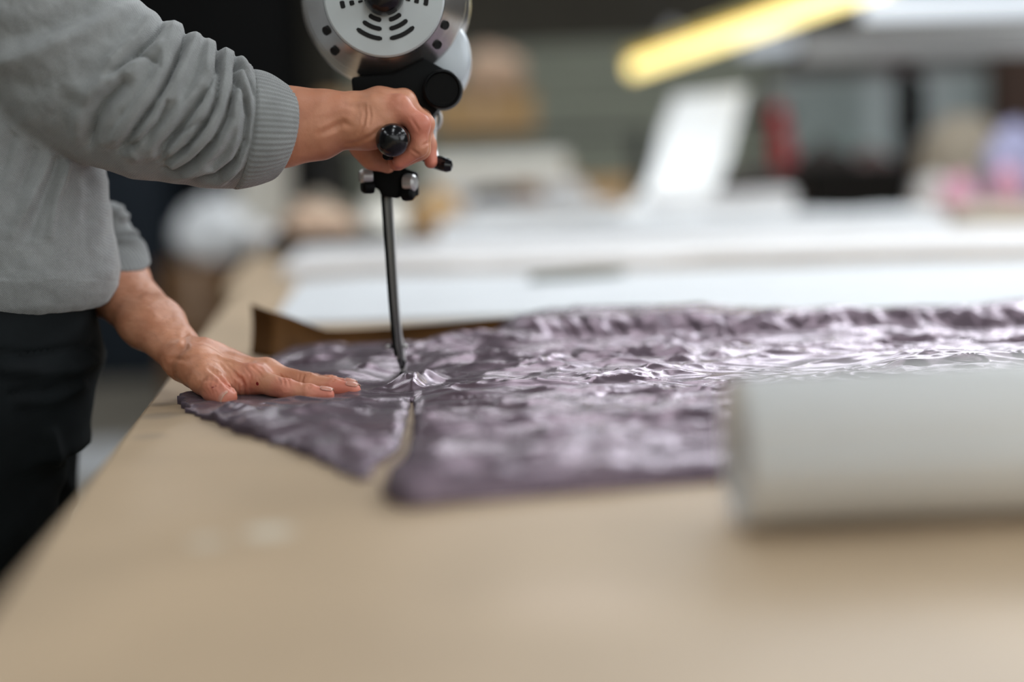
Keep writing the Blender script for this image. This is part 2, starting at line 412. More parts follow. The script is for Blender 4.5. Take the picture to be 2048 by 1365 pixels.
# kraft paper edge standing up behind the fabric
K = [(503, 608, 710), (540, 622, 716), (575, 632, 712), (612, 646, 708), (640, 657, 706), (668, 661, 705), (760, 657, 702), (880, 648, 700), (1000, 637, 697), (1120, 628, 694), (1300, 626, 690)]
base = [xy(p[0] - 2, p[2] + 3) for p in K]
top = []
for (px, py, pb), (bx, by) in zip(K, base): top.append(at(px, py, by + 0.045))
bot = [Vector((b[0], b[1], TZ + .001)) for b in base]
Tc = smooth_curve(top, 120); Bc = smooth_curve(bot, 120); V = []; n = 10
for a, b in zip(Bc, Tc):
    for j in range(n + 1):
        s = j / n; p = a.lerp(b, s); p.y += 0.012 * math.sin(PI * s) + 0.006 * (1 - s); V.append(p)
F = [(i * (n + 1) + j, i * (n + 1) + j + 1, (i + 1) * (n + 1) + j + 1, (i + 1) * (n + 1) + j) for i in range(120) for j in range(n)]
o = pyobj('kraft_sheet', V, F, M_kraft); s = o.modifiers.new('thickness', 'SOLIDIFY'); s.thickness = 0.0012
tag(o, 'brown kraft paper edge standing up behind the purple fabric', 'paper')

# ------------------------------------------------------------------ soft shapes helper (cloth heaps, bags)
def heap(name, label, cat, c, r, m, seed=0, amp=0.25, parent=None, group=None, fl=0.0, res=48):
    bm = bmesh.new(); bmesh.ops.create_uvsphere(bm, u_segments=res, v_segments=res // 2, radius=1)
    for v in bm.verts:
        p = v.co.copy(); w = 1 + amp * float(fbm(np.array(p.x * 2.2 + seed * 3.1 + p.z), np.array(p.y * 2.2 + p.z * 1.7 + seed), 4))
        p *= w; p.z = max(p.z, -0.55 + fl)
        v.co = Vector((c[0] + p.x * r[0], c[1] + p.y * r[1], c[2] + (p.z + 0.55 - fl) * r[2]))
    o = obj(name, bm, m, parent, True)
    if label: tag(o, label, cat, group)
    return o
def carton(name, label, px0, px1, py0, py1, Y, depth, m, rz=0.0, zb=None, flaps=True, tape=True, bottom=True):
    a = at(px0, py1, Y); b = at(px1, py0, Y); z0 = a.z if zb is None else zb
    t = thing(name, label, 'box', ((a.x + b.x) / 2, Y + depth / 2, z0))
    Mx = Matrix.Translation(t.location) @ Matrix.Rotation(rz, 4, 'Z'); w = (b.x - a.x) / 2; h = b.z - z0
    bm = bmesh.new(); box(bm, -w, w, -depth / 2, depth / 2, 0, h, Mx, bev=.004); obj('carton_body', bm, m, t)
    if flaps:
        for s in (-1, 1):
            bm = bmesh.new(); box(bm, 0, s * w * .98, -depth / 2, depth / 2, 0, .004, Mx @ Matrix.Translation((0, 0, h + .002)) @ Matrix.Rotation(-s * .05, 4, 'Y')); obj('flap', bm, m, t)
    if tape:
        bm = bmesh.new(); box(bm, -.025, .025, -depth / 2 - .001, -depth / 2, h * .6, h, Mx); obj('tape', bm, M_peach, t)
    return t

# far left: dark navy rack and black curtain-like cabinets, white bundle, brown carton
def cabinet(label, x0, x1, y0, y1, z1, m, doors=2):
    t = thing('storage_cabinet', label, 'cabinet', ((x0 + x1) / 2, (y0 + y1) / 2, 0))
    bm = bmesh.new(); box(bm, x0, x1, y0, y1, 0, z1, bev=.006); obj('body', bm, m, t)
    for k in range(doors):
        a = x0 + (x1 - x0) * k / doors + .006; b = x0 + (x1 - x0) * (k + 1) / doors - .006
        bm = bmesh.new(); box(bm, a, b, y0 - .018, y0 - .001, .06, z1 - .03, bev=.004); d = obj('door', bm, m, t)
        bm = bmesh.new(); hx = b - .05 if k % 2 == 0 else a + .05; tube(bm, [(hx, y0 - .035, z1 * .5 - .07), (hx, y0 - .035, z1 * .5 + .07)], .006); box(bm, hx - .005, hx + .005, y0 - .034, y0 - .0175, z1 * .5 - .06, z1 * .5 - .05); box(bm, hx - .005, hx + .005, y0 - .034, y0 - .0175, z1 * .5 + .05, z1 * .5 + .06)
        obj('handle', bm, M_steel, d)
    return t
cabinet('tall black cabinet behind the man against the dark wall', -3.5, at(600, 300, 8.8).x, 8.8, 9.38, 2.7, M_black, 4)
cabinet('low navy cabinet in front of the tall black one', at(90, 500, 8.2).x, at(338, 520, 8.2).x, 8.2, 8.7, 1.27, M_navy, 2)
heap('fabric_bundle', 'rumpled white bundle lying on the tall brown box left of the table end', 'bundle', (at(432, 470, 6.6).x, 6.62, .771), (.20, .18, .175), M_bright, seed=4, amp=.35)
carton('cardboard_box', 'tall brown cardboard box on the floor, under the white bundle', 335, 462, 528, 860, 6.4, .45, M_dkcard, zb=0.0, flaps=False)
# bright sheet lying on the floor by the table
slab_px('floor_paper', 'pale sheet lying on the floor beside the table', 'paper', [(at(120, 900, 5.4).x, 5.4), (at(255, 900, 5.4).x, 5.4), (at(262, 900, 6.2).x, 6.2), (at(140, 900, 6.2).x, 6.2)], .001, .003, M_white, n=8)

# ------------------------------------------------------------------ things on the far table, left to right
def on(px, Y, z=TZ): return at(px, 600, Y).x
t = thing('scrap_tray', 'black tray heaped with peach and dark scraps on the far table', 'tray', (on(690, 4.3), 4.3, TZ))
bm = bmesh.new(); cx = on(690, 4.3)
box(bm, cx - .20, cx + .22, 4.14, 4.44, TZ + .001, TZ + .012); box(bm, cx - .20, cx + .22, 4.14, 4.15, TZ + .012, TZ + .06); box(bm, cx - .20, cx + .22, 4.43, 4.44, TZ + .012, TZ + .06)
box(bm, cx - .20, cx - .19, 4.15, 4.43, TZ + .012, TZ + .06); box(bm, cx + .21, cx + .22, 4.15, 4.43, TZ + .012, TZ + .06); obj('tray', bm, M_black, t)
heap('cloth_scrap', 'peach cloth scrap in the black tray, left half of the heap', 'cloth', (cx - .07, 4.28, TZ + .0125), (.11, .11, .085), M_peach, seed=1, amp=.4)
heap('cloth_scrap', 'cream cloth scrap in the black tray, right of the peach one', 'cloth', (cx + .12, 4.29, TZ + .0125), (.085, .10, .08), M_cream, seed=2, amp=.4)
heap('cloth_scrap', 'dark brown scrap beside the black tray near the blade', 'cloth', (on(835, 4.1), 4.1, TZ), (.09, .09, .035), M_dkcloth, seed=12, amp=.4)
heap('cloth_scrap', 'mustard cloth scrap behind the black tray', 'cloth', (on(880, 5.0), 5.05, TZ), (.10, .09, .10), M_card, seed=13, amp=.4)
heap('cloth_scrap', 'black scrap lying on the farthest paper stack, right of the blade', 'cloth', (on(1000, 5.2), 5.25, TZ + .105), (.09, .08, .04), M_dkcloth, seed=14, amp=.4)
# fabric rolls stacked behind the hand
def froll(label, px0, px1, py, Y, r, m, group=None, dy=0.0):
    a = at(px0, py, Y); b = at(px1, py, Y + dy); b.z = a.z
    t = thing('fabric_roll', label, 'fabric roll', a.lerp(b, .5), group); L = (b - a).length
    bm = bmesh.new(); lathe(bm, a, b - a, [(0.0, r * .32), (0, r * .9), (.006, r), (L - .006, r), (L, r * .9), (L, r * .32)], 40); obj('cloth', bm, m, t, True)
    auto_smooth(t.children[0], 50)
    bm = bmesh.new(); lathe(bm, a - (b - a).normalized() * .02, b - a, [(0, r * .22), (0, r * .31), (L + .04, r * .31), (L + .04, r * .22)], 24, close=True); obj('core_tube', bm, M_card, t, True)
    return t
Yr = 5.9; zr = TZ
def zpy(px, z, Y):  # photo row of a height
    return [p for p in range(0, 1365) if at(px, p, Y).z <= z][0]
def rollz(label, px0, px1, z, Y, r, m, g=None): return froll(label, px0, px1, zpy((px0 + px1) // 2, z, Y), Y, r, m, g)
rollz('white fabric roll, upper one of the pair behind the machine', 862, 1135, TZ + .215, 5.95, .075, M_cream, 'rolls behind the cutting machine')
rollz('grey-white fabric roll, lower front one of the pair behind the machine', 840, 1150, TZ + .079, 5.88, .078, M_grey_paper, 'rolls behind the cutting machine')
rollz('cream fabric roll lying behind the two pale ones', 900, 1110, TZ + .0795, 6.06, .078, M_cream, 'rolls behind the cutting machine')
# shelf with cartons behind
def rack(label, x0, x1, y0, y1, zs, m, h):
    t = thing('storage_rack', label, 'rack', ((x0 + x1) / 2, (y0 + y1) / 2, 0))
    for x, y in product((x0, x1), (y0, y1)):
        bm = bmesh.new(); box(bm, x - .02, x + .02, y - .02, y + .02, 0, h); obj('post', bm, m, t)
    for z in zs:
        bm = bmesh.new(); box(bm, x0 - .02, x1 + .02, y0 - .02, y1 + .02, z - .03, z); obj('shelf', bm, m, t)
    return t
xr0 = at(640, 300, 7.1).x; xr1 = at(1290, 300, 7.1).x
rack('steel rack holding cardboard boxes behind the cutting machine', xr0, xr1, 7.1, 7.6, (.5, at(900, 270, 7.1).z), M_steel, 1.32)
zb = at(900, 270, 7.1).z
carton('cardboard_box', 'wide tan cardboard box on the rack just right of the machine', 868, 1070, 188, 270, 7.12, .40, M_card, zb=zb + .001)
heap('garment_bag', 'small pinkish bag on top of the tan box', 'bag', (at(985, 150, 7.3).x, 7.3, at(980, 188, 7.3).z + .014), (.15, .12, .14), M_peach, seed=6, amp=.3)
carton('cardboard_box', 'tan cardboard box on the rack behind the wrist, left of the machine', 640, 780, 190, 270, 7.12, .40, M_card, zb=zb + .001, flaps=False)
heap('fabric_bundle', 'teal bundle of cloth on the far table by the white curled sheet', 'bundle', (at(1215, 330, 6.2).x, 6.2, TZ), (.17, .14, .115), M_teal, seed=9)
carton('cardboard_box', 'small tan box on the far table under the teal bundle', 1130, 1260, 355, 390, 5.82, .12, M_card, zb=TZ + .001, flaps=False, tape=False)
carton('cardboard_box', 'pale upright box at the left end of the far table', 478, 560, 290, 470, 6.6, .25, M_cream, zb=TZ + .001, flaps=False, tape=False)
heap('fabric_bundle', 'white folded bundle left of the scrap tray on the far table', 'bundle', (at(525, 470, 4.6).x, 4.6, TZ), (.07, .12, .05), M_grey_paper, seed=17)
for k, (px, Y, r, m_, lb) in enumerate((
        (640, 5.6, (.12, .12, .10), M_beige, 'beige cloth pile far behind the left side of the tray'),
        (770, 5.6, (.11, .12, .09), M_cream, 'cream cloth pile far behind the tray, next to the blade'),
        (1052, 5.55, (.08, .08, .05), M_dkcard, 'brown cloth scrap in front of the pale rolls'),
        (1140, 5.3, (.08, .08, .05), M_grey_paper, 'grey cloth scrap left of the curled white sheet'))):
    heap('cloth_pile', lb, 'cloth', (at(px, 500, Y).x, Y, TZ + (.105 if px > 1000 else 0)), r, m_, seed=20 + k, amp=.45)

# ------------------------------------------------------------------ right side of the far table
def crate(label, px0, px1, Y, d, h, m):
    x0 = at(px0, 500, Y).x; x1 = at(px1, 500, Y).x
    t = thing('crate', label, 'crate', ((x0 + x1) / 2, Y + d / 2, TZ))
    bm = bmesh.new(); f = .035
    lo = [bm.verts.new(p) for p in ((x0 + f, Y + f, TZ + .001), (x1 - f, Y + f, TZ + .001), (x1 - f, Y + d - f, TZ + .001), (x0 + f, Y + d - f, TZ + .001))]
    hi = [bm.verts.new(p) for p in ((x0, Y, TZ + h), (x1, Y, TZ + h), (x1, Y + d, TZ + h), (x0, Y + d, TZ + h))]
    bm.faces.new(lo)
    for k in range(4): bm.faces.new((lo[k], lo[(k + 1) % 4], hi[(k + 1) % 4], hi[k]))
    o = obj('basket', bm, m, t); sm = o.modifiers.new('t', 'SOLIDIFY'); sm.thickness = .008; sm.offset = 1
    bm = bmesh.new()
    for a, b in ((0, 1), (1, 2), (2, 3), (3, 0)):
        P = [(x0, Y), (x1, Y), (x1, Y + d), (x0, Y + d)]; tube(bm, [(*P[a], TZ + h), (*P[b], TZ + h)], .011)
    obj('rim', bm, m, t, True); return (x0 + x1) / 2, Y + d / 2
cx, cy = crate('black crate of dark garments in front of the back window', 1620, 1828, 4.95, .40, .20, M_black)
heap('garment_heap', 'dark brown garment on the left of the black crate', 'garment', (cx - .08, cy, TZ + .012), (.12, .14, .17), M_dkcloth, seed=31, amp=.4)
heap('garment_heap', 'mauve-brown garment on the right of the black crate', 'garment', (cx + .09, cy - .01, TZ + .012), (.10, .13, .15), mat('mauve_cloth', (.14, .09, .085), .9, noise=.4, nscale=12), seed=33, amp=.4)
heap('garment_heap', 'black garment heap left of the crate behind the white stack', 'garment', (at(1530, 400, 5.25).x, 5.25, TZ), (.24, .16, .125), M_dkcloth, seed=34, amp=.35)
# red cloth hanging from a dark clothes stand
gs = thing('garment_stand', 'dark garment stand behind the curled sheet, carrying a red cloth', 'stand', (at(1522, 300, 5.62).x, 5.62, TZ))
x = at(1522, 300, 5.62).x; zt = at(1522, 120, 5.62).z
bm = bmesh.new(); lathe(bm, (x, 5.62, TZ + .001), (0, 0, 1), [(0, 0), (0, .09), (.012, .09), (.018, .015), (.02, 0)]); obj('base', bm, M_black, gs, True)
bm = bmesh.new(); tube(bm, [(x, 5.62, TZ + .02), (x, 5.62, zt)], .014); obj('pole', bm, M_black, gs, True)
bm = bmesh.new(); tube(bm, [(x - .06, 5.62, at(1522, 232, 5.62).z), (x + .12, 5.62, at(1522, 232, 5.62).z)], .02); obj('crossbar', bm, M_black, gs, True)
bm = bmesh.new(); V = []; F = []; n, mm = 24, 30
z1 = at(1560, 215, 5.62).z; z0 = at(1560, 375, 5.62).z; xa = at(1538, 300, 5.62).x
for i in range(mm + 1):
    s = i / mm
    for j in range(n + 1):
        u = j / n; V.append((xa + .015 * s + (.045 + .06 * s) * u, 5.56 - .02 * math.sin(u * 12) * (.3 + s), z1 + (z0 - z1) * s))
F = [(i * (n + 1) + j, i * (n + 1) + j + 1, (i + 1) * (n + 1) + j + 1, (i + 1) * (n + 1) + j) for i in range(mm) for j in range(n)]
o = pyobj('hanging_cloth', V, F, M_red); s = o.modifiers.new('t', 'SOLIDIFY'); s.thickness = .006
tag(o, 'red cloth hanging from the dark garment stand', 'cloth')
# dark overhead press arm / post in front of the window
ps = thing('press_stand', 'dark steel press arm standing right of the back window', 'machine', (at(1815, 400, 5.7).x, 5.7, TZ))
bm = bmesh.new(); x = at(1810, 300, 5.7).x; box(bm, x - .035, x + .035, 5.67, 5.75, TZ + .02, at(1810, 120, 5.7).z, bev=.006); obj('column', bm, M_steel, ps)
bm = bmesh.new(); box(bm, x - .09, x + .09, 5.6, 5.82, TZ + .001, TZ + .02, bev=.004); obj('foot_plate', bm, M_steel, ps)
bm = bmesh.new(); z = at(1810, 210, 5.7).z; box(bm, x - .06, x + .06, 5.60, 5.67, z - .12, z + .10, bev=.02); obj('motor_housing', bm, M_black, ps)
bm = bmesh.new(); z = at(1810, 135, 5.7).z; tube(bm, [(x - .14, 5.63, z + .03), (x + .02, 5.64, z)], .028); obj('arm', bm, mat('maroon_paint', (.06, .015, .015), .6), ps, True)
# brown post and cushions
heap('cushion', 'large beige bundle standing on the far table right of the press', 'cushion', (at(1920, 400, 5.5).x, 5.5, TZ + .0), (.165, .14, .25), M_beige, seed=41, amp=.2)
heap('cushion', 'pale grey bundle below the beige one', 'cushion', (at(1862, 430, 5.0).x, 5.0, TZ), (.085, .12, .105), M_grey_paper, seed=42, amp=.25)
heap('fabric_bundle', 'pink bundle in front of the beige one', 'bundle', (at(1915, 440, 4.85).x, 4.85, TZ), (.062, .09, .10), M_pink, seed=43, amp=.25)
heap('fabric_bundle', 'lilac and blue patterned bundle at the edge beside the pink one', 'bundle', (at(2030, 400, 5.0).x, 5.0, TZ), (.11, .12, .21), M_lilac, seed=44, amp=.25)
heap('fabric_bundle', 'mauve-pink bundle in front of the lilac one', 'bundle', (at(2015, 400, 4.75).x, 4.75, TZ), (.06, .08, .12), M_pink, seed=45, amp=.25)
slab_px('fabric_fold', 'flat beige folded cloth at the right end of the third paper stack', 'cloth', [(1.28, 4.0), (2.0, 4.1), (2.0, 4.55), (1.33, 4.5)], TZ + .001, .05, M_beige, wob=.03, seed=9, n=24)
bm = bmesh.new(); x = at(2035, 200, 7.5).x; box(bm, x - .10, x + .14, 7.5, 7.7, 0, CH - .002, bev=.01); struct('trim_2', bm, mat('brown_post', (.05, .022, .012), .7))

# ------------------------------------------------------------------ lamps
def wires(t, pts, top=CH - .001):
    for p in pts:
        bm = bmesh.new(); tube(bm, [p, (p[0], p[1], top)], .003, seg=6); obj('suspension_wire', bm, M_steel, t)
def batten(label, a, b, r, mtube, group=None, house=M_white):
    a = Vector(a); b = Vector(b); t = thing('batten_lamp', label, 'lamp', a.lerp(b, .5), group); d = (b - a).normalized()
    bm = bmesh.new(); tube(bm, [a, b], r, 20); obj('lamp_tube', bm, mtube, t, True)
    up = Vector((0, 0, 1)); bm = bmesh.new(); _, sx, sz = basis(d)
    q = [(-1.0, 1.0), (1.0, 1.0), (1.0, 1.9), (-1.0, 1.9)]; rr = []
    for p in (a, b): rr.append([bm.verts.new(p + sx * (u * r * 1.3) + sz * (v * r * 1.05)) for u, v in q])
    bm.faces.new(rr[0][::-1]); bm.faces.new(rr[1])
    for k in range(4): bm.faces.new((rr[0][k], rr[0][(k + 1) % 4], rr[1][(k + 1) % 4], rr[1][k]))
    obj('housing', bm, house, t)
    for p in (a, b):
        bm = bmesh.new(); tube(bm, [p - d * .004, p + d * .004], r * 1.12, 20); obj('end_cap', bm, house, t, True)
    wires(t, [tuple(a.lerp(b, .1) + sz * r * 1.9), tuple(a.lerp(b, .9) + sz * r * 1.9)])
    return t
batten('warm yellow tube lamp hanging slantwise over the far table', at(1266, 138, 5.2), at(1790, -42, 4.2), .030, M_tube, house=mat('yellow_housing', (.75, .62, .25), .5))
def beam(name, label, cat, a, b, h, d, m):
    a = Vector(a); b = Vector(b); t = thing(name, label, cat, a.lerp(b, .5)); dr = (b - a).normalized(); _, sx, sz = basis(dr)
    bm = bmesh.new(); rr = []
    for p in (a, b): rr.append([bm.verts.new(p + sx * u * d / 2 + sz * v * h / 2) for u, v in ((-1, -1), (1, -1), (1, 1), (-1, 1))])
    bm.faces.new(rr[0][::-1]); bm.faces.new(rr[1])
    for k in range(4): bm.faces.new((rr[0][k], rr[0][(k + 1) % 4], rr[1][(k + 1) % 4], rr[1][k]))
    obj('channel', bm, m, t)
    wires(t, [tuple(a.lerp(b, .06) + sz * h / 2), tuple(a.lerp(b, .94) + sz * h / 2)])
    return t
t = beam('overhead_lamp', 'cool white overhead lamp channel at the top right of the hall', 'lamp', at(1715, 22, 5.0), at(2300, 20, 5.0), .095, .10, M_alu)
bm = bmesh.new(); a = at(1718, 46, 5.0); b = at(2296, 44, 5.0); a2 = at(1718, 2, 5.0); box(bm, a.x, b.x, 4.935, 4.948, a.z + .008, a2.z + .004, bev=.003); obj('diffuser', bm, M_ledcool, t)
beam('cable_rail', 'grey overhead cable rail below the cool white lamp', 'rail', at(1600, 98, 5.6), at(2350, 72, 5.6), .085, .08, M_alu)
batten('short cool tube lamp behind the slanting yellow lamp', at(1480, 98, 6.6), at(1590, 88, 6.6), .03, M_ledcool)
for k, (px, py, Y) in enumerate(((1345, 75, 6.8),)):
    p = at(px, py, Y); t = thing('pendant_lamp', 'small round pendant lamp behind the upper end of the yellow lamp', 'lamp', p)
    bm = bmesh.new(); lathe(bm, p, (0, 0, 1), [(-.03, 0), (-.028, .03), (0, .055), (.05, .02), (.06, 0)]); obj('lamp_shade', bm, M_alu, t, True)
    wires(t, [tuple(p + Vector((0, 0, .06)))])
# ceiling fluorescent fixtures: the light of the hall
for i, x in enumerate((-1.9, 0.2, 2.3, 4.3)):
    for j, y in enumerate((-1.7, 0.4, 2.5, 4.6, 6.7)):
        t = thing('ceiling_fixture', 'long fluorescent ceiling fixture hanging over the cutting hall', 'lamp', (x, y, CH), 'ceiling fluorescent fixtures')
        bm = bmesh.new(); box(bm, x - .12, x + .12, y - .65, y + .65, CH - .075, CH - .001, bev=.006); obj('housing', bm, M_alu, t)
        for s in (-1, 1):
            bm = bmesh.new(); tube(bm, [(x + s * .055, y - .6, CH - .095), (x + s * .055, y + .6, CH - .095)], .016, 12); obj('lamp_tube', bm, M_coldtube, t, True)
        ld = bpy.data.lights.new('fixture_light', 'AREA'); ld.shape = 'RECTANGLE'; ld.size = .24; ld.size_y = 1.3; ld.energy = (17, 25, 24, 25, 28)[j]; ld.color = (.93, .97, 1.0)
        lo = bpy.data.objects.new('fixture_light', ld); C.objects.link(lo); lo.location = (x, y, CH - .12)
# unseen daylight sources: area lights overhead, at the right wall and behind the camera
def light(nm, loc, tgt, sx, sy, e, col):
    ld = bpy.data.lights.new(nm, 'AREA'); ld.shape = 'RECTANGLE'; ld.size = sx; ld.size_y = sy; ld.energy = e; ld.color = col
    lo = bpy.data.objects.new(nm, ld); C.objects.link(lo); lo.location = loc
    lo.rotation_euler = (Vector(tgt) - Vector(loc)).to_track_quat('-Z', 'Y').to_euler(); return lo
light('skylight_light', (1.6, 4.0, CH - .15), (.2, 1.4, TZ), 2.2, 1.6, 215, (.88, .94, 1.0))
light('window_light', (XR - .15, .6, 2.1), (-.1, 1.4, .9), 5.0, 2.0, 260, (.9, .95, 1.0))
light('rear_window_light', (.9, YB + .15, 1.9), (.3, 1.2, .95), 4.2, 1.7, 88, (.92, .96, 1.0))
w = bpy.data.worlds.new('world'); scene.world = w; w.use_nodes = True
w.node_tree.nodes['Background'].inputs[0].default_value = (.6, .68, .75, 1); w.node_tree.nodes['Background'].inputs[1].default_value = 0.03
scene.view_settings.view_transform = 'Standard'; scene.view_settings.look = 'None'; scene.view_settings.gamma = 1; scene.view_settings.exposure = -0.95
scene.view_settings.use_curve_mapping = False
scene.cycles.use_denoising = True
scene.cycles.max_bounces = 8
# ------------------------------------------------------------------ purple satin
def satin(name, c1, c2):
    m = mat(name, c1, 0.27, metal=0.6, spec=0.6, noise=0.1, nscale=30, nmix=c2, sheen=0.1)
    nt = m.node_tree; n = nt.nodes; l = nt.links; b = B(m); b.inputs['Sheen Roughness'].default_value = 0.4
    b.inputs['Anisotropic'].default_value = 0.3
    tc = n['Texture Coordinate']; wv = n.new('ShaderNodeTexWave'); wv.inputs['Scale'].default_value = 420; wv.inputs['Distortion'].default_value = 0.6
    l.new(tc.outputs['Object'], wv.inputs['Vector'])
    bp = n.new('ShaderNodeBump'); bp.inputs['Strength'].default_value = 0.12; bp.inputs['Distance'].default_value = 0.0002
    l.new(wv.outputs['Fac'], bp.inputs['Height']); l.new(bp.outputs[0], b.inputs['Normal'])
    return m
M_satin = satin('mauve_satin', (0.215, 0.158, 0.192), (0.165, 0.120, 0.148))

def P2(px, py, z=TZ): q = atz(px, py, z); return (q.x, q.y)
FT = TZ + .004
outline = [P2(*p) for p in ((357, 806), (372, 826), (400, 838), (430, 848), (470, 868), (520, 884), (560, 896), (610, 915), (655, 935), (690, 953), (718, 966), (738, 966),
                            (744, 946), (762, 931), (786, 916), (801, 902), (811, 872), (817, 840), (821, 818), (822, 806),
                            (825, 806), (827, 822), (828, 856), (823, 885), (814, 914), (798, 943), (774, 962), (763, 984), (772, 1006), (800, 1019), (846, 1019), (900, 1012), (1000, 1003), (1150, 990), (1300, 978), (1440, 967), (1600, 955), (1800, 940), (2048, 925))]
outline += [(1.02, outline[-1][1] + .05), (1.02, 1.86), (.6, 1.845)]
back = [(1700, 668), (1300, 672), (1120, 676), (1040, 682)]
outline += [(.30, 1.845), (.05, 1.875), (-.02, 1.86)] + [P2(*p) for p in ((940, 693), (900, 694), (840, 690), (790, 692), (740, 702), (700, 705), (640, 703), (590, 709), (562, 716), (540, 726), (500, 745), (440, 775), (390, 798), (362, 801))]
gx0, gx1, gy0, gy1 = -.36, 1.03, .90, 2.0; hs = .0020
xs = np.arange(gx0, gx1, hs); ys = np.arange(gy0, gy1, hs)
X, Y = np.meshgrid(xs, ys, indexing='ij')
bd, _, _ = dist_poly(X, Y, outline + [outline[0]])
ins = in_poly(X, Y, outline)
sdist = np.where(ins, bd, -bd)
# wrinkles: ridged noise, domain warped, running mostly across the table
wx = fbm(X * 5, Y * 5, 3) * .10; wy = fbm(X * 5 + 50, Y * 5 + 9, 3) * .10
def ridged(x, y, s): return (1 - np.abs(fbm(x, y, 3, s)) * 2.6)
r1 = np.clip(ridged((X + wx) * 4.2 + (Y + wy) * 2, (Y + wy) * 15 - (X + wx) * 2, 3), -.5, 1)
r2 = np.clip(ridged((X + wx * .4) * 8 - Y * 6, (Y + wy * .4) * 34 + X * 5, 21), -.3, 1)
r3 = np.clip(ridged((X + wx * .5) * 15 + Y * 22, (Y + wy * .5) * 34 - X * 9, 33), -.3, 1)
sw = fbm(X * 7, Y * 9, 3, 60)
cutx = P2(820, 800)[0]
right = ss(cutx - .02, cutx + .05, X)
near = 1 - ss(1.0, 1.3, Y)
amp = .85 + .30 * right
h = .0042 + .0060 * sw * 1.2 * (.6 + .4 * right) + amp * (.0062 * r1 ** 2 * np.sign(r1) + .0032 * r2 ** 2 + .0013 * r3 ** 2)
h += right * .006 * (.5 + near)
# explicit folds (plan polylines from the photograph, height, half width, sharpness)
def fold(pts, hgt, w, pw=1.0, taper=True):
    global h
    d, t, _ = dist_poly(X, Y, [P2(*p) for p in pts])
    e = np.exp(-(d / w) ** pw) if pw != 2 else np.exp(-(d / w) ** 2)
    if taper: e = e * np.sin(np.clip(t, 0.0, 1) * PI) ** .5
    h = h + hgt * e
def peak(px, py, hgt, rx, ry):
    global h
    c = P2(px, py); d = np.sqrt(((X - c[0]) / rx) ** 2 + ((Y - c[1]) / ry) ** 2); h = h + hgt * np.clip(1 - d, 0, 1) ** 1.3
fold([(640, 790), (700, 762), (760, 735), (800, 722)], .010, .040, 2)          # billow left of the blade
fold([(590, 742), (650, 730), (700, 712)], .007, .03, 2)
fold([(822, 740), (900, 712), (1000, 712), (1100, 728)], .013, .045, 2)         # billow right of the blade
fold([(850, 742), (960, 735), (1100, 745), (1250, 742)], .007, .014, 1.5)
cf = P2(804, 762); h = h * (1 - .75 * np.exp(-(((X - cf[0]) / .030) ** 2 + ((Y - cf[1]) / .05) ** 2)))
fold([(700, 800), (750, 795), (790, 790), (818, 786)], .012, .010, 1.2, False)  # raised edge left of the cut
fold([(822, 800), (840, 783), (866, 762)], .011, .009, 1.2)                     # flap right of the cut
fold([(830, 803), (900, 798), (1000, 795), (1120, 790), (1300, 775)], .005, .009, 1.3)
fold([(1000, 792), (1180, 782), (1300, 764), (1430, 752)], .007, .010, 1.2)
fold([(1180, 790), (1260, 782), (1330, 770), (1420, 768)], .006, .008, 1.2)
fold([(960, 768), (1080, 760), (1200, 752), (1330, 748)], .006, .010, 1.3)
fold([(1150, 745), (1230, 735), (1300, 722), (1400, 726)], .007, .012, 1.3)
fold([(560, 838), (640, 828), (760, 815), (812, 812)], .006, .014, 1.5)
fold([(520, 820), (600, 812), (700, 808)], .005, .012, 1.5)
peak(815, 790, .012, .020, .030); peak(868, 772, .008, .02, .03)
fold([(470, 845), (600, 858), (740, 850)], .008, .018, 2)
fold([(500, 862), (620, 880), (720, 905), (780, 900)], .007, .020, 2); fold([(600, 905), (680, 915), (740, 935)], .006, .016, 2); fold([(620, 840), (700, 838), (790, 850)], .005, .010, 1.5); fold([(420, 826), (500, 838), (560, 846)], .005, .009, 1.5)
# keep it low under the flattened hand
hp = [P2(p[0], p[1]) for p in ((440, 812), (560, 800), (720, 795))]
dh, _, _ = dist_poly(X, Y, hp); k = ss(.035, .012, dh) if False else 1 - ss(.02, .05, dh)
hm = np.exp(-(dh / .035) ** 2); h = h * (1 - hm * .8) + .004 * hm
dm, _, _ = dist_poly(X, Y, [P2(430, 780), P2(520, 770), P2(640, 760)]); hm = 1 - ss(.02, .06, dm); h = h * (1 - hm * .7) + .003 * hm
# standing back edge: the cloth climbs over the kraft paper
kb = [b for b in base]
kx = np.array([b[0] for b in base] + [1.1]); ky = np.array([b[1] for b in base] + [base[-1][1] + .05])
yw = np.interp(X, kx, ky) + .004 * np.sin(X * 38) + .02 * fbm(X * 14, X * 3, 3)
rise = ss(-.040, .022, Y - yw) * ss(-.05, .05, X - .0)
wrk = 1 - np.abs(fbm((X + .5 * (Y - yw)) * 17, Y * 5, 3, 71)) * 2.4
topz = .034 - .010 * ss(.1, .6, X) + .006 * fbm(X * 9, X * 2, 3)
h = h * (1 - rise * .6) + rise * topz + rise * (1 - rise) * 4 * .013 * np.clip(wrk, -.3, 1)
h = np.maximum(h, .0018)
edge = 1 - (1 - ss(-.001, .010, sdist)) * (.35 + .65 * right); frontthick = near * right
h = .0012 + (h - .0012) * (.25 + .75 * edge)
keep_ = sdist > -.0012
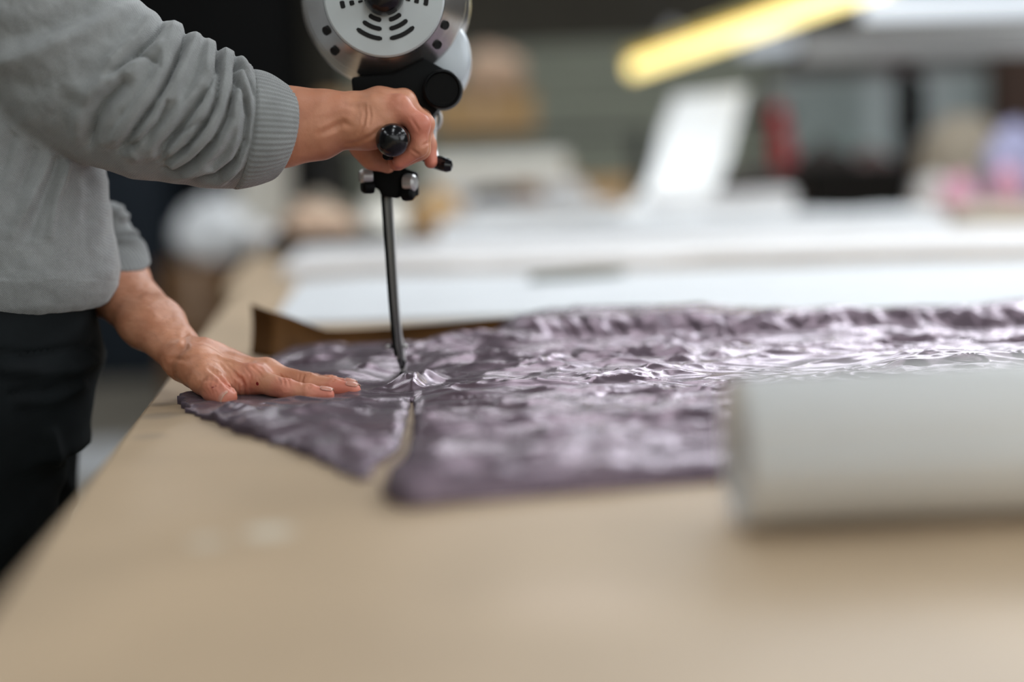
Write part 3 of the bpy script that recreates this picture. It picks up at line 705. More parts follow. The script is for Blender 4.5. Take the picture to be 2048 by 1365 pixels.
# clean, slightly pinked boundary at the left
pink = .0022 * np.sign(np.sin((X + Y) * 2 * PI / .009)) * (X < -.10) * (Y < 1.42)
keep_ = (sdist + pink) > 0
ok = keep_[:-1, :-1] & keep_[1:, :-1] & keep_[1:, 1:] & keep_[:-1, 1:]
nx, ny = X.shape; ID = np.arange(nx * ny).reshape(nx, ny)
Q = np.stack([ID[:-1, :-1][ok], ID[1:, :-1][ok], ID[1:, 1:][ok], ID[:-1, 1:][ok]], 1)
Vc = np.stack([X.ravel(), Y.ravel(), (TZ + .0008 + h).ravel()], 1)
used = np.unique(Q); mp_ = -np.ones(nx * ny, int); mp_[used] = np.arange(len(used)); Vc = Vc[used]; Q = mp_[Q]
# skirt: several plies down to the table
E = np.concatenate([Q[:, [a, b]] for a, b in ((0, 1), (1, 2), (2, 3), (3, 0))])
key = np.sort(E, 1); kk = key[:, 0].astype(np.int64) * len(Vc) + key[:, 1]; u_, inv_, cnt_ = np.unique(kk, return_inverse=True, return_counts=True)
be = E[cnt_[inv_] == 1]; bv = np.unique(be); low = -np.ones(len(Vc), int); low[bv] = len(Vc) + np.arange(len(bv))
Vl = Vc[bv].copy(); Vl[:, 2] = TZ + .0005
# the back edge is a free standing lip: give it a hem instead of a curtain to the table
isback = (Vc[bv, 1] > 1.80) & (Vc[bv, 2] > TZ + .016); Vl[isback, 2] = Vc[bv][isback, 2] - .012; Vl[isback, 1] += .004
Qs = np.stack([be[:, 1], be[:, 0], low[be[:, 0]], low[be[:, 1]]], 1)
Vall = np.concatenate([Vc, Vl]); Qall = np.concatenate([Q, Qs])
cloth = npmesh('satin_fabric', Vall, Qall, M_satin)
tag(cloth, 'crumpled mauve-purple satin fabric spread on the table and slit by the cutting blade', 'fabric')
def cloth_z(x, y):
    i = int(round((x - gx0) / hs)); j = int(round((y - gy0) / hs)); return TZ + .0008 + float(h[min(max(i, 0), nx - 1), min(max(j, 0), ny - 1)])

# ------------------------------------------------------------------ big white roll in the foreground
M_roll = mat('roll_paper', (0.88, 0.885, 0.87), 0.45, noise=0.03, nscale=3)
ra = .0465; a = Vector((.131, .838, TZ + ra + .001)); b = Vector((.85, .868, TZ + ra + .008))
t = thing('paper_roll', 'thick white paper roll lying in the foreground on the table', 'paper roll', a.lerp(b, .5))
d, ax, az = basis(b - a); L = (b - a).length; bm = bmesh.new(); n = 900; turns = 9; r0 = .022; rings = []
for sgn in (0, 1):
    row = []
    for i in range(n + 1):
        th = 2 * PI * turns * i / n; r = r0 + (ra - r0) * i / n; r *= 1 + .17 * sgn
        tele = .010 * (1 - i / n) if sgn == 0 else 0
        row.append(bm.verts.new(a + d * (tele + L * sgn) + ax * math.cos(th) * r + az * math.sin(th) * r + Vector((0, 0, 0))))
    rings.append(row)
for i in range(n): bm.faces.new((rings[0][i], rings[1][i], rings[1][i + 1], rings[0][i + 1]))
o = obj('rolled_paper', bm, M_roll, t, True); s = o.modifiers.new('t', 'SOLIDIFY'); s.thickness = .0022; s.offset = -1
bm = bmesh.new(); lathe(bm, a + d * .002, d, [(0, .0185), (0, .0212), (L - .004, .0212), (L - .004, .0185)], 40, close=True); obj('core_tube', bm, M_grey_paper, t, True); auto_smooth(t.children[1], 50)
# ------------------------------------------------------------------ upright straight-knife cutting machine
M_drum = mat('brushed_drum', (0.52, 0.51, 0.50), 0.26, metal=0.95, bump=0.15, bscale=30, bdist=0.0004)
M_cap = mat('satin_cap', (0.50, 0.535, 0.54), 0.5, metal=0.25, noise=0.03)
M_lobe = mat('pale_grey_cast', (0.50, 0.54, 0.57), 0.38, metal=0.1)
M_gloss = mat('gloss_black', (0.004, 0.004, 0.005), 0.2, spec=0.4)
M_matt = mat('matt_black', (0.0022, 0.0025, 0.0025), 0.55, spec=0.12)
M_hole = mat('vent_black', (0.002, 0.002, 0.002), 0.8)
M_bar = mat('polished_bar', (0.50, 0.49, 0.48), 0.36, metal=0.5)
M_blade = mat('blade_steel', (0.16, 0.16, 0.17), 0.28, metal=0.95)
YM = 1.53
foot = at(803, 740, YM)
mach = thing('cutting_machine', 'silver and black upright cutting machine, its blade in the purple fabric', 'cutting machine', (foot.x, YM, TZ + .001))
def part(name, bm, m, par=mach, smooth=True, ang=35):
    o = obj(name, bm, m, par, smooth)
    if smooth: auto_smooth(o, ang)
    return o
# base plate under the cloth
bm = bmesh.new(); box(bm, foot.x - .035, foot.x + .045, YM - .045, YM + .09, TZ + .0006, TZ + .0016); part('base_plate', bm, M_bar, smooth=False)
# motor: drum axis towards the viewer, a little to the left and down
axd = Vector((0.03, -1.0, -.05)).normalized()
cen = at(768, -9, 1.475)               # centre of the flat cap
S = pxm(1.475)
def Pd(h, px, py): return None
R1 = 119 * S
bm = bmesh.new(); lathe(bm, cen, axd, [(0.0, 0), (0.0, R1 - .002), (-.0015, R1), (-.006, R1)], 96); part('end_cap', bm, M_cap)
bm = bmesh.new(); lathe(bm, cen, axd, [(-.0035, R1 + .0005), (-.0045, 121.5 * S), (-.0155, 139 * S), (-.0165, 140 * S), (-.0265, 157 * S), (-.030, 160 * S), (-.0305, 158.5 * S), (-.034, 158.5 * S), (-.0345, 160 * S), (-.050, 161 * S), (-.056, 158 * S)], 96); ring = part('bevel_ring', bm, M_drum)
bm = bmesh.new(); lathe(bm, cen + Vector((-.002, 0, 0)), axd, [(-.050, 156 * S), (-.060, 170 * S), (-.085, 176 * S), (-.13, 172 * S), (-.150, 150 * S), (-.157, 80 * S), (-.158, 0)], 96); part('motor_housing', bm, M_drum)
d, ax, az = basis(axd)
def polar(r, ang, h=0.0):
    """angle in degrees, 0 = right in the photo, -90 = down"""
    t = math.radians(ang); return cen + axd * h + (Vector((1, 0, 0)) - axd * axd.x).normalized() * (math.cos(t) * r) + (Vector((0, 0, 1)) - axd * axd.z).normalized() * (math.sin(t) * r)
# screw holes on the bevel ring
for r, a_, h in ((131, -27, -.0095), (139, -44, -.0145), (133, -152, -.0108), (146, -136, -.0190), (139, 44, -.0145), (139, 136, -.0145)):
    bm = bmesh.new(); c = polar(r * S, a_, h); nn = (axd * .75 + (c - polar(0, 0, h)).normalized() * .66).normalized()
    lathe(bm, c, nn, [(0.0012, 0), (0.0012, 6.5 * S), (0.0018, 7.5 * S), (0.0016, 9 * S), (-.003, 9 * S)], 20); part('screw_hole', bm, M_hole, ring)
# vent slots: three curved slots on either side of each quarter spoke
for r, sp in ((83, 43), (64.5, 43), (47.5, 42)):
    for q in (-90, 0, 90, 180):
        for sgn in (-1, 1):
            a0 = q + sgn * math.degrees(7.5 / r); a1 = q + sgn * (sp if q in (-90, 90) else 16 + (sgn > 0) * 14 * (q == 0) + (sgn < 0) * 14 * (q == 180)) - sgn * math.degrees(1 / r)
            bm = bmesh.new(); pts = [polar(r * S, a0 + (a1 - a0) * k / 10, .0002) for k in range(11)]
            tube(bm, pts, [.5 * 4.7 * S] + [4.7 * S] * 9 + [.5 * 4.7 * S], 10, flat=1)
            for v in bm.verts:
                w = (v.co - cen).dot(axd); v.co -= axd * (w - max(min(w, .0006), -.0004))
            part('vent_slot', bm, M_hole)
bm = bmesh.new(); lathe(bm, cen, axd, [(0.0, 39 * S), (.004, 40 * S), (.016, 38 * S), (.024, 31 * S), (.028, 18 * S), (.029, 0)], 48); part('centre_knob', bm, M_gloss)
# pale housing lobe at the right rear
bm = bmesh.new(); c = at(868, 118, 1.545); lathe(bm, c, (.05, -1, 0), [(.030, 0), (.028, 55 * S), (.022, 70 * S), (.010, 77 * S), (-.04, 79 * S), (-.055, 60 * S), (-.056, 0)], 64)
for v in bm.verts: v.co.z = c.z + (v.co.z - c.z) * 1.18
part('gear_housing', bm, M_lobe)
# black bracket and sharpener knob
def poly_prism(bm, pts, y0, y1, bev=.0):
    lo = [bm.verts.new(at(px, py, (y0 + y1) / 2)) for px, py in pts]
    for v in lo: v.co.y = y0
    hi = [bm.verts.new((v.co.x, y1, v.co.z)) for v in lo]
    fs = [bm.faces.new(lo), bm.faces.new(hi[::-1])]; n = len(lo)
    for k in range(n): fs.append(bm.faces.new((lo[k], hi[k], hi[(k + 1) % n], lo[(k + 1) % n])))
    bmesh.ops.recalc_face_normals(bm, faces=bm.faces[:])
    if bev: bmesh.ops.bevel(bm, geom=[e for e in bm.edges], offset=bev, segments=3, affect='EDGES', profile=.5)
    return bm
bm = bmesh.new(); poly_prism(bm, [(708, 158), (712, 196), (745, 205), (775, 235), (815, 262), (850, 256), (878, 222), (905, 180), (905, 150), (850, 120), (790, 150)], 1.492, 1.55, .003); part('bracket', bm, M_matt)
bm = bmesh.new(); lathe(bm, at(885, 179, 1.485), (.03, -1, -.03), [(0.008, 0), (.0078, 31 * S), (.010, 34 * S), (.009, 37 * S), (0.004, 39.5 * S), (-.03, 41 * S), (-.034, 38 * S)], 48); part('adjusting_knob', bm, M_matt)
bm = bmesh.new(); c = at(862, 238, 1.55)
prof = []; tube(bm, [c + Vector((math.cos(t) * 20 * S, 0, math.sin(t) * 24 * S)) for t in (math.radians(k) for k in range(80, -120, -12))], 4.5 * S, 12); part('guide_loop', bm, M_bar)
# upright standard and blade with a slight lean
up_top = at(773, 300, YM); up_bot = at(799, 712, YM)
def bar(pts, w, y0, y1):
    bm = bmesh.new(); rings = []
    for (px, py), ww in zip(pts, w):
        a_ = at(px - ww, py, YM); b_ = at(px + ww, py, YM)
        rings.append([bm.verts.new((a_.x, y0, a_.z)), bm.verts.new((b_.x, y0, b_.z)), bm.verts.new((b_.x, y1, b_.z)), bm.verts.new((a_.x, y1, a_.z))])
    bm.faces.new(rings[0][::-1]); bm.faces.new(rings[-1])
    for r, s in zip(rings, rings[1:]):
        for k in range(4): bm.faces.new((r[k], s[k], s[(k + 1) % 4], r[(k + 1) % 4]))
    bmesh.ops.recalc_face_normals(bm, faces=bm.faces[:]); return bm
bm = bar([(769, 300), (775, 400), (782, 500), (789, 600), (795, 670), (798, 690), (802, 712), (805, 728), (806, 742)], [8.5, 8.5, 8.5, 8, 7.5, 9, 8, 6, 5], YM - .004, YM + .012)
bmesh.ops.bevel(bm, geom=[e for e in bm.edges], offset=.0008, segments=2, affect='EDGES'); part('upright_standard', bm, M_bar)
bm = bar([(778, 340), (781, 400), (787, 500), (793, 600), (798, 670), (803, 705), (805, 730)], [4, 4, 4, 4, 4, 3.4, 2], YM - .0125, YM - .0045); part('blade', bm, M_blade, smooth=False)
bm = bar([(763, 330), (767, 400), (774, 500), (781, 600), (789, 690), (794, 712)], [3.2] * 6, YM - .009, YM + .006); part('guide_rod', bm, M_matt, smooth=False)
# hooked foot at the end of the standard
for pts, w in (([(800, 716), (804, 722), (806, 732), (805, 737)], [5, 8, 5, 2]), ([(803, 742), (807, 750), (806, 758), (803, 766)], [3, 6, 4, 1.5])):
    bm = bar(pts, w, YM - .010, YM + .004); part('hook_foot', bm, M_matt, smooth=False)
for px, py in ((776, 694), (811, 693)):
    c = at(px, py, YM - .004); bm = bmesh.new(); lathe(bm, c, (0, -1, 0), [(0.003, 0), (.002, 4 * S), (0, 5 * S), (-.003, 4 * S), (-.003, 0)], 20); part('guide_roller', bm, M_bar)
bm = bmesh.new(); a_ = at(776, 694, YM); b_ = at(811, 693, YM); tube(bm, [a_, b_], .0016, 8); part('roller_pin', bm, M_matt)
# clamp head beneath the handle
bm = bmesh.new(); poly_prism(bm, [(742, 318), (742, 372), (762, 380), (764, 392), (800, 398), (806, 384), (806, 330), (828, 320), (826, 296), (748, 296)], 1.505, 1.545, .003); part('clamp_head', bm, M_matt)
for (px, py, m_, r_, lb) in ((731, 353, M_bar, 15, 0), (735, 374, M_matt, 14, 0), (822, 366, M_bar, 17, 0), (818, 387, M_matt, 15, 0)):
    c = at(px, py, 1.505); sg = -1 if px < 780 else 1
    bm = bmesh.new(); q = c - Vector((sg * 12 * S, 0, 0))
    lathe(bm, q, (sg, -.35, 0), [(0, 0), (0, r_ * S), (.003, r_ * 1.08 * S), (.010, r_ * S), (.0125, r_ * .7 * S), (.013, 0)], 24); part('wing_knob', bm, m_)
bm = bmesh.new(); poly_prism(bm, [(730, 338), (760, 332), (806, 335), (836, 345), (838, 392), (806, 399), (800, 372), (748, 366), (722, 360)], 1.51, 1.535, .002); part('clamp_plate', bm, M_matt)
# grip: bar with a ball end coming towards the viewer
ga = at(784, 282, 1.395); gb = at(800, 262, 1.50)
bm = bmesh.new(); lathe(bm, ga, gb - ga, [(-.0085, 0), (-.008, .006), (-.005, .0115), (0, .0150), (.006, .0165), (.014, .0160), (.022, .0135), (.035, .0125), (.08, .0125), (.115, .012), (.115, 0)], 48); part('grip', bm, M_gloss)
bm = bmesh.new(); lathe(bm, at(772, 312, 1.412), (.2, 1, 0), [(-.001, 0), (0, 7 * S), (.003, 8 * S), (.05, 7 * S), (.05, 0)], 24); part('grip_bolt', bm, M_matt)
# trigger lever
bm = bmesh.new(); a_ = at(862, 322, 1.50); b_ = at(895, 331, 1.485)
tube(bm, [a_, a_.lerp(b_, .15), a_.lerp(b_, .8), b_, b_ + Vector((.004, 0, -.0005)), b_ + Vector((.0055, 0, -.0005))], [.006, .0080, .0082, .0080, .0062, .002], 20, flat=.9); part('trigger_lever', bm, M_gloss)
bm = bmesh.new(); tube(bm, [at(800, 300, 1.52), at(840, 312, 1.51), at(868, 323, 1.50)], .004, 12); part('lever_rod', bm, M_matt)
bm = bmesh.new(); tube(bm, [at(868, 230, 1.545), at(866, 290, 1.53), at(872, 320, 1.505)], .0035, 12); part('lever_link', bm, M_bar)
# power cable leaving the top of the housing
bm = bmesh.new(); c0 = cen - axd * .14; tube(bm, [c0 + Vector((.02, 0, .08)), c0 + Vector((.03, .05, .16)), c0 + Vector((.06, .1, .30)), c0 + Vector((.1, .15, .6)), c0 + Vector((.1, .15, 1.2)), Vector((c0.x + .1, c0.y + .15, CH - .002))], .005, 10); part('power_cable', bm, M_matt)
# ------------------------------------------------------------------ the man
man = thing('person', 'person in grey sweatshirt and black trousers, one hand on the fabric, one on the machine', 'person', (-.60, 1.57, 0))

def skin_mat():
    m = mat('skin', (0.56, 0.29, 0.195), 0.46, spec=0.45, sss=0.12)
    nt = m.node_tree; n = nt.nodes; l = nt.links; b = B(m); tc = n['Texture Coordinate']
    def noise(s, d=4):
        t = n.new('ShaderNodeTexNoise'); t.inputs['Scale'].default_value = s; t.inputs['Detail'].default_value = d; l.new(tc.outputs['Object'], t.inputs['Vector']); return t
    def mix(f, a, c, blend='MIX'):
        x = n.new('ShaderNodeMix'); x.data_type = 'RGBA'; x.blend_type = blend
        for i, v in ((0, f), (6, a), (7, c)):
            if hasattr(v, 'links'): l.new(v, x.inputs[i])
            elif isinstance(v, tuple): x.inputs[i].default_value = (*v, 1)
            else: x.inputs[i].default_value = v
        return x.outputs[2]
    def near(p, r0, r1):
        v = n.new('ShaderNodeVectorMath'); v.operation = 'DISTANCE'; l.new(tc.outputs['Object'], v.inputs[0]); v.inputs[1].default_value = tuple(p)
        r = n.new('ShaderNodeMapRange'); r.interpolation_type = 'SMOOTHSTEP'; r.inputs['From Min'].default_value = r0; r.inputs['From Max'].default_value = r1
        r.inputs['To Min'].default_value = 1; r.inputs['To Max'].default_value = 0; l.new(v.outputs['Value'], r.inputs['Value']); return r.outputs[0]
    mr = n.new('ShaderNodeMapRange'); mr.inputs['From Min'].default_value = .38; mr.inputs['From Max'].default_value = .64; l.new(noise(38).outputs['Fac'], mr.inputs['Value'])
    c = mix(mr.outputs[0], (0.58, 0.262, 0.152), (0.47, 0.190, 0.102))
    pink = (0.66, 0.175, 0.135)
    for p, r in PINK: 
        f = near(p, .004, r); g = n.new('ShaderNodeMath'); g.operation = 'MULTIPLY'; g.inputs[1].default_value = .55; l.new(f, g.inputs[0]); c = mix(g.outputs[0], c, pink)
    for p, r in BLOOD: c = mix(near(p, r * .7, r), c, (0.20, 0.005, 0.008))
    l.new(c, b.inputs['Base Color'])
    # fine skin lines
    vo = n.new('ShaderNodeTexVoronoi'); vo.inputs['Scale'].default_value = 700; vo.feature = 'DISTANCE_TO_EDGE'; l.new(tc.outputs['Object'], vo.inputs['Vector'])
    b1 = n.new('ShaderNodeBump'); b1.inputs['Strength'].default_value = .35; b1.inputs['Distance'].default_value = .0003; l.new(vo.outputs['Distance'], b1.inputs['Height'])
    b2 = n.new('ShaderNodeBump'); b2.inputs['Strength'].default_value = .45; b2.inputs['Distance'].default_value = .0012; l.new(noise(110, 5).outputs['Fac'], b2.inputs['Height']); l.new(b1.outputs[0], b2.inputs['Normal'])
    l.new(b2.outputs[0], b.inputs['Normal']); return m

A = lambda v: np.array(v, dtype=float)
# ---------------- left hand, flat on the fabric
hz = TZ + .0075
def T(px, py, z): return A(atz(px, py, z))
def AT(px, py, Y): return A(at(px, py, Y))
Lf = Solid((-.47, 1.30, .885), (-.12, 1.66, 1.08), .00125)
elb = AT(110, 455, 1.69); wr = AT(378, 722, 1.437)
m1 = elb + (wr - elb) * .45; m2 = elb + (wr - elb) * .75
U = (wr - elb) / np.linalg.norm(wr - elb)
up = np.array([0, 0, 1.]); upn = up - U * (up @ U); upn /= np.linalg.norm(upn); sd = np.cross(U, upn)
# radius and ulna side by side; the wrist is flatter than the forearm
for s_, rr in ((-1, (.030, .030, .0215, .0158)), (1, (.029, .028, .0205, .0150))):
    off = [sd * s_ * o_ for o_ in (.008, .010, .011, .010)]
    Lf.chain([elb + off[0], m1 + off[1], m2 + off[2], wr + off[3]], rr, .018)
Lf.cap(elb, m1, .031, .030, .02)
# fingers as (mcp, pip, dip, tip) centre points; radii
fing = {
 'index': ([AT(505, 760, 1.405), T(572, 779, hz + .0065), T(618, 787.5, hz + .0020), T(655, 789.5, hz + .0005)], (.0110, .0096, .0084, .0070)),
 'middle': ([AT(531, 747, 1.432), T(618, 767, hz + .0070), T(667, 776, hz + .0030), T(707, 781, hz + .0010)], (.0108, .0096, .0087, .0074)),
 'ring': ([AT(540, 748, 1.460), T(612, 764, hz + .0050), T(662, 769, hz + .0020), T(703, 772.5, hz + .0005)], (.0100, .0090, .0080, .0068)),
 'little': ([AT(528, 748, 1.484), T(588, 758, hz + .0040), T(628, 763, hz + .0010), T(660, 764, hz + .0000)], (.0090, .0078, .0070, .0060)),
}
root = {'index': wr + sd * -.012 + upn * .002, 'middle': wr + sd * -.002 + upn * .005, 'ring': wr + sd * .008 + upn * .004, 'little': wr + sd * .015}
if (root['index'] - root['little'])[1] > 0:
    root = {k: 2 * wr - v + 2 * upn * .003 for k, v in root.items()}; sd = -sd
for k_, (P, R) in fing.items():
    Lf.chain([root[k_], P[0]], (.0150, R[0] + .0015), .012)
    Lf.chain(P, R, .0018); Lf.cap(P[0] + A((.004, 0, -.001)), P[1], R[0] + .0010, R[1] + .0002, .0022)
    for j, e in ((1, .0006), (2, .0002)):          # knuckle swellings
        Lf.cap(P[j] + A((0, 0, .0012)), P[j] + A((.001, 0, .0012)), R[j] + e * .5, R[j] + e * .5, .002)
    Lf.cap(P[0] + A((0, 0, .002)), P[0] + A((.002, 0, .001)), R[0] + .0012, R[0] + .0008, .008)
    q = root[k_] + upn * .011; Lf.cap(q, P[0] + A((-.004, 0, R[0] * .75)), .0030, .0036, .009)     # extensor tendon
palm_z = A((0, 0, -1))
Lf.cap(wr + (fing['middle'][0][0] - wr) * .30 + palm_z * .012, fing['middle'][0][0] + palm_z * .010, .017, .012, .014)
Lf.cap(wr + (fing['little'][0][0] - wr) * .25 + palm_z * .012, fing['little'][0][0] + palm_z * .010, .016, .011, .012)
# thumb: out of the side of the palm near the wrist, tip towards the viewer
tc_ = AT(395, 733, 1.412); tm = AT(408, 760, 1.393); ti = AT(430, 779, 1.380); tt = AT(449, 793, 1.370)
Lf.chain([wr + U * .006 + palm_z * .002, tc_, tm], (.018, .0175, .0140), .012)
Lf.chain([tm, ti, tt], (.0150, .0128, .0108), .006)
Lf.cap(ti, tt + (tt - ti) * .1, .0126, .0108, .004)
Lf.cap(tc_ + palm_z * .006, tm + palm_z * .006 + A((.012, .008, 0)), .014, .010, .012)      # thenar
Lf.cap(tm + A((.012, .006, .000)), fing['index'][0][0] + A((-.012, .002, -.004)), .0105, .010, .010)   # web
Lf.cap(fing['index'][0][0] + A((.004, .004, .001)), fing['middle'][0][0] + A((.004, -.004, .001)), .0105, .0105, .012)
Lf.cap((fing['index'][0][0] + fing['index'][0][1]) / 2 * .4 + fing['index'][0][0] * .6, (fing['middle'][0][0] + fing['middle'][0][1]) / 2 * .4 + fing['middle'][0][0] * .6, .0070, .0070, .006)
# creases: web fold and wrist folds
def cut(S_, pts, r, k=.0015): S_.chain(pts, [r] * len(pts), k, mode='sub')
cut(Lf, [AT(430, 747, 1.378), AT(447, 762, 1.3715), AT(457, 776, 1.3705), AT(470, 790, 1.372)], .0014, .0025)
for dx in (0,): cut(Lf, [AT(484, 752, 1.3885), AT(487, 768, 1.386), AT(486, 786, 1.386)], .0013, .0022)
for k_ in ('index', 'middle', 'ring'):
    P, R = fing[k_]
    for j, dlt in ((1, -.0022), (1, 0), (1, .0024), (2, 0), (2, .0018)):
        ax_ = P[j] - P[j - 1]; ax_ /= np.linalg.norm(ax_); cr = np.cross(ax_, up); cr /= np.linalg.norm(cr); c_ = P[j] + ax_ * dlt; rr_ = R[j] + (.0010 if j == 1 else .0006)
        pts = [c_ + cr * math.sin(a) * rr_ + np.cross(cr, ax_) * math.cos(a) * rr_ for a in np.linspace(-1.0, 1.0, 7)]
        cut(Lf, pts, .00035, .0008)
VL, QL = Lf.mesh(); VL = vsmooth(VL, QL, 2, .4); print('left arm', len(VL))
NL = vnormals(VL, QL)
# skin relief: tendons, wrinkles across the thumb base
px_, py_ = project(VL)
wr_ = np.zeros(len(VL))
for (x0, y0, x1, y1, n_) in ((400, 735, 470, 790, 8), (470, 735, 505, 790, 7)):
    mk = np.exp(-(((px_ - (x0 + x1) / 2) / 32) ** 2 + ((py_ - (y0 + y1) / 2) / 26) ** 2))
    wr_ += mk * .00028 * np.sin((px_ * .9 - py_ * .25) * .8 + 9 * fbm(px_ * .04, py_ * .04, 3))
wr_ += .0009 * fbm(px_ * .03, py_ * .05, 3, 5)
def press(V, N, lines):
    px_, py_ = project(V); f = np.clip(-(N @ FN) * 3, 0, 1); dz = np.zeros(len(V))
    for pts, dep, wd in lines:
        dl, tl, _ = dist_poly(px_, py_, pts); e = np.sin(np.clip(tl * .92 + .04, 0, 1) * PI) ** .5
        dz += e * (-dep * np.exp(-(dl / wd) ** 2) + .45 * dep * np.exp(-((dl - wd * 2) / wd) ** 2))
    return V + N * (dz * f)[:, None]
zl = lambda P: [(312 + a / 4.49, 593 + b / 4.49) for a, b in P]
VL = VL + NL * wr_[:, None]
VL = press(VL, NL, [(zl([(480, 655), (560, 710), (620, 780), (690, 850)]), .0022, 3.6), (zl([(700, 690), (760, 740), (790, 800), (795, 890)]), .0020, 3.4), (zl([(560, 600), (640, 690), (690, 780), (700, 850)]), .0007, 2.6),
    (zl([(640, 620), (720, 700), (750, 800), (740, 880)]), .0008, 2.4), (zl([(600, 690), (660, 760), (690, 820)]), .0007, 2.4), (zl([(800, 640), (850, 700), (860, 760)]), .0006, 2.4), (zl([(850, 620), (930, 690), (960, 730)]), .0006, 2.4),
    (zl([(1110, 700), (1150, 750), (1160, 800)]), .0008, 2.2), (zl([(1150, 710), (1190, 760), (1200, 810)]), .0007, 2.2), (zl([(1085, 710), (1115, 770)]), .0006, 2.2), (zl([(1330, 700), (1310, 760), (1320, 800)]), .0008, 2.2), (zl([(1290, 700), (1280, 750)]), .0006, 2.2),
    (zl([(130, 560), (260, 570), (360, 540)]), .0010, 4), (zl([(300, 600), (380, 560), (480, 540)]), .0008, 4), (zl([(350, 830), (420, 740), (480, 690)]), .0008, 4), (zl([(270, 330), (260, 460), (150, 560)]), .0014, 6), (zl([(420, 760), (520, 760), (590, 800)]), .0005, 2.4),
    (zl([(880, 590), (960, 620), (1010, 680)]), -.0008, 4), (zl([(540, 520), (680, 560), (840, 600)]), -.0009, 4)])

# ---------------- right hand around the grip
Rt = Solid((-.48, 1.33, 1.10), (-.02, 1.53, 1.33), .00125)
elr = AT(250, 170, 1.435); m0 = AT(430, 228, 1.435); m1r = AT(560, 250, 1.434); m2r = AT(635, 248, 1.434); wrr = AT(703, 232, 1.438)
Rt.chain([elr, m0, m1r, m2r, wrr], (.038, .041, .0365, .0285, .0215), .015, squash=((0, 1, 0), .82))
Rt.chain([m0 + A((0, .006, -.006)), m1r + A((0, .007, -.008)), m2r + A((0, .010, -.008)), wrr + A((0, .012, -.003))], (.027, .028, .0220, .0170), .015)
Rt.chain([AT(600, 219, 1.428), AT(650, 218, 1.430), AT(700, 216, 1.436)], (.0180, .0145, .0125), .012)   # radius edge on top
# ulna head bump
Rt.cap(AT(688, 232, 1.425), AT(692, 232, 1.425), .0115, .0110, .008)
fr = {
 'little': ([AT(797, 216, 1.424), AT(838, 250, 1.420), AT(838, 296, 1.420), AT(800, 322, 1.424)], (.0118, .0098, .0088, .0076)),
 'ring': ([AT(806, 208, 1.445), AT(846, 249, 1.441), AT(842, 300, 1.441), AT(792, 326, 1.444)], (.0122, .0102, .0092, .0080)),
 'middle': ([AT(806, 205, 1.467), AT(845, 250, 1.464), AT(840, 302, 1.462), AT(796, 326, 1.464)], (.0122, .0102, .0092, .0080)),
 'index': ([AT(800, 206, 1.488), AT(842, 240, 1.487), AT(856, 290, 1.486), AT(862, 324, 1.484)], (.0115, .0098, .0086, .0068)),
}
rootr = {'little': wrr + A((.004, -.006, -.003)), 'ring': wrr + A((.004, .002, .003)), 'middle': wrr + A((.004, .012, .004)), 'index': wrr + A((.004, .022, .002))}
for k_, (P, R) in fr.items():
    mid = (rootr[k_] + P[0]) / 2 + A((0, 0, .003))
    Rt.chain([rootr[k_], mid, P[0]], (.0165, .0155, R[0] + .0008), .010)
    Rt.chain(P, R, .0035)
    for j in (0, 1): Rt.cap(P[j], P[j] + A((.0005, 0, .0005)), R[j] + (.0016 if j == 0 else .0008), R[j] + .0006, .005)
# heel of the hand on the little finger side, running down to the grip
Rt.chain([AT(715, 262, 1.430), AT(742, 262, 1.423), AT(770, 240, 1.422)], (.0175, .0165, .0125), .010)
Rt.chain([AT(705, 268, 1.440), AT(735, 276, 1.440)], (.013, .012), .010)
Rt.chain([AT(720, 250, 1.450), AT(760, 250, 1.455)], (.020, .014), .010)
# thumb on the far side, closing under the grip
Rt.chain([AT(712, 262, 1.468), AT(728, 292, 1.474), AT(745, 316, 1.476), AT(775, 330, 1.480)], (.0165, .0135, .0110, .0088), .008)
VR, QR = Rt.mesh(); VR = vsmooth(VR, QR, 2, .4); print('right arm', len(VR))
NR = vnormals(VR, QR); px_, py_ = project(VR)
tw = .0004 * np.exp(-(((py_ - (228 + (px_ - 640) * -.15)) / 7) ** 2)) * ss(600, 640, px_) * (1 - ss(690, 720, px_)) * (VR[:, 1] < 1.43)
VR = VR + NR * tw[:, None]
VR = press(VR, NR, [([(729, 208), (731, 228), (727, 250), (716, 266)], .0012, 3), ([(738, 214), (741, 232), (738, 250)], .0009, 2.6), ([(724, 208), (725, 224)], .0006, 2.4), ([(640, 268), (662, 258), (686, 246), (700, 252)], .0016, 6), ([(690, 200), (706, 206), (730, 204)], -.0008, 5),
    ([(690, 288), (718, 284), (742, 272), (760, 258)], .0010, 4), ([(822, 236), (838, 262)], .0006, 3), ([(845, 292), (858, 284)], .0010, 2.6), ([(824, 300), (838, 310)], .0008, 2.6)])

# ---------------- coarse rest of the body under the clothes
Bd = Solid((-.95, 1.19, .03), (-.30, 1.99, 1.80), .009)
hipc = A((-.635, 1.57, .93)); che = A((-.625, 1.57, 1.22)); nk = A((-.56, 1.57, 1.43)); hd = A((-.50, 1.57, 1.56))
Bd.chain([hipc, che], (.09, .095), .03, squash=((1, 0, 0), .8))
Bd.cap(hipc + A((0, -.06, 0)), hipc + A((0, .06, 0)), .085, .085, .03); Bd.cap(che + A((0.02, -.05, .04)), che + A((-.02, .05, .04)), .08, .08, .03)
shR = A((-.565, 1.445, 1.36)); shL = A((-.60, 1.70, 1.34))
Bd.cap(shR, shL, .045, .045, .03); Bd.cap(A((-.59, 1.57, 1.34)), nk, .062, .055, .04); Bd.cap(nk, hd + A((-.01, 0, -.05)), .055, .06, .03)
Bd.chain([shR, AT(70, 50, 1.445), elr], (.042, .045, .038), .01); Bd.chain([shL, A((-.60, 1.75, 1.18)), elb], (.05, .043, .036), .02)
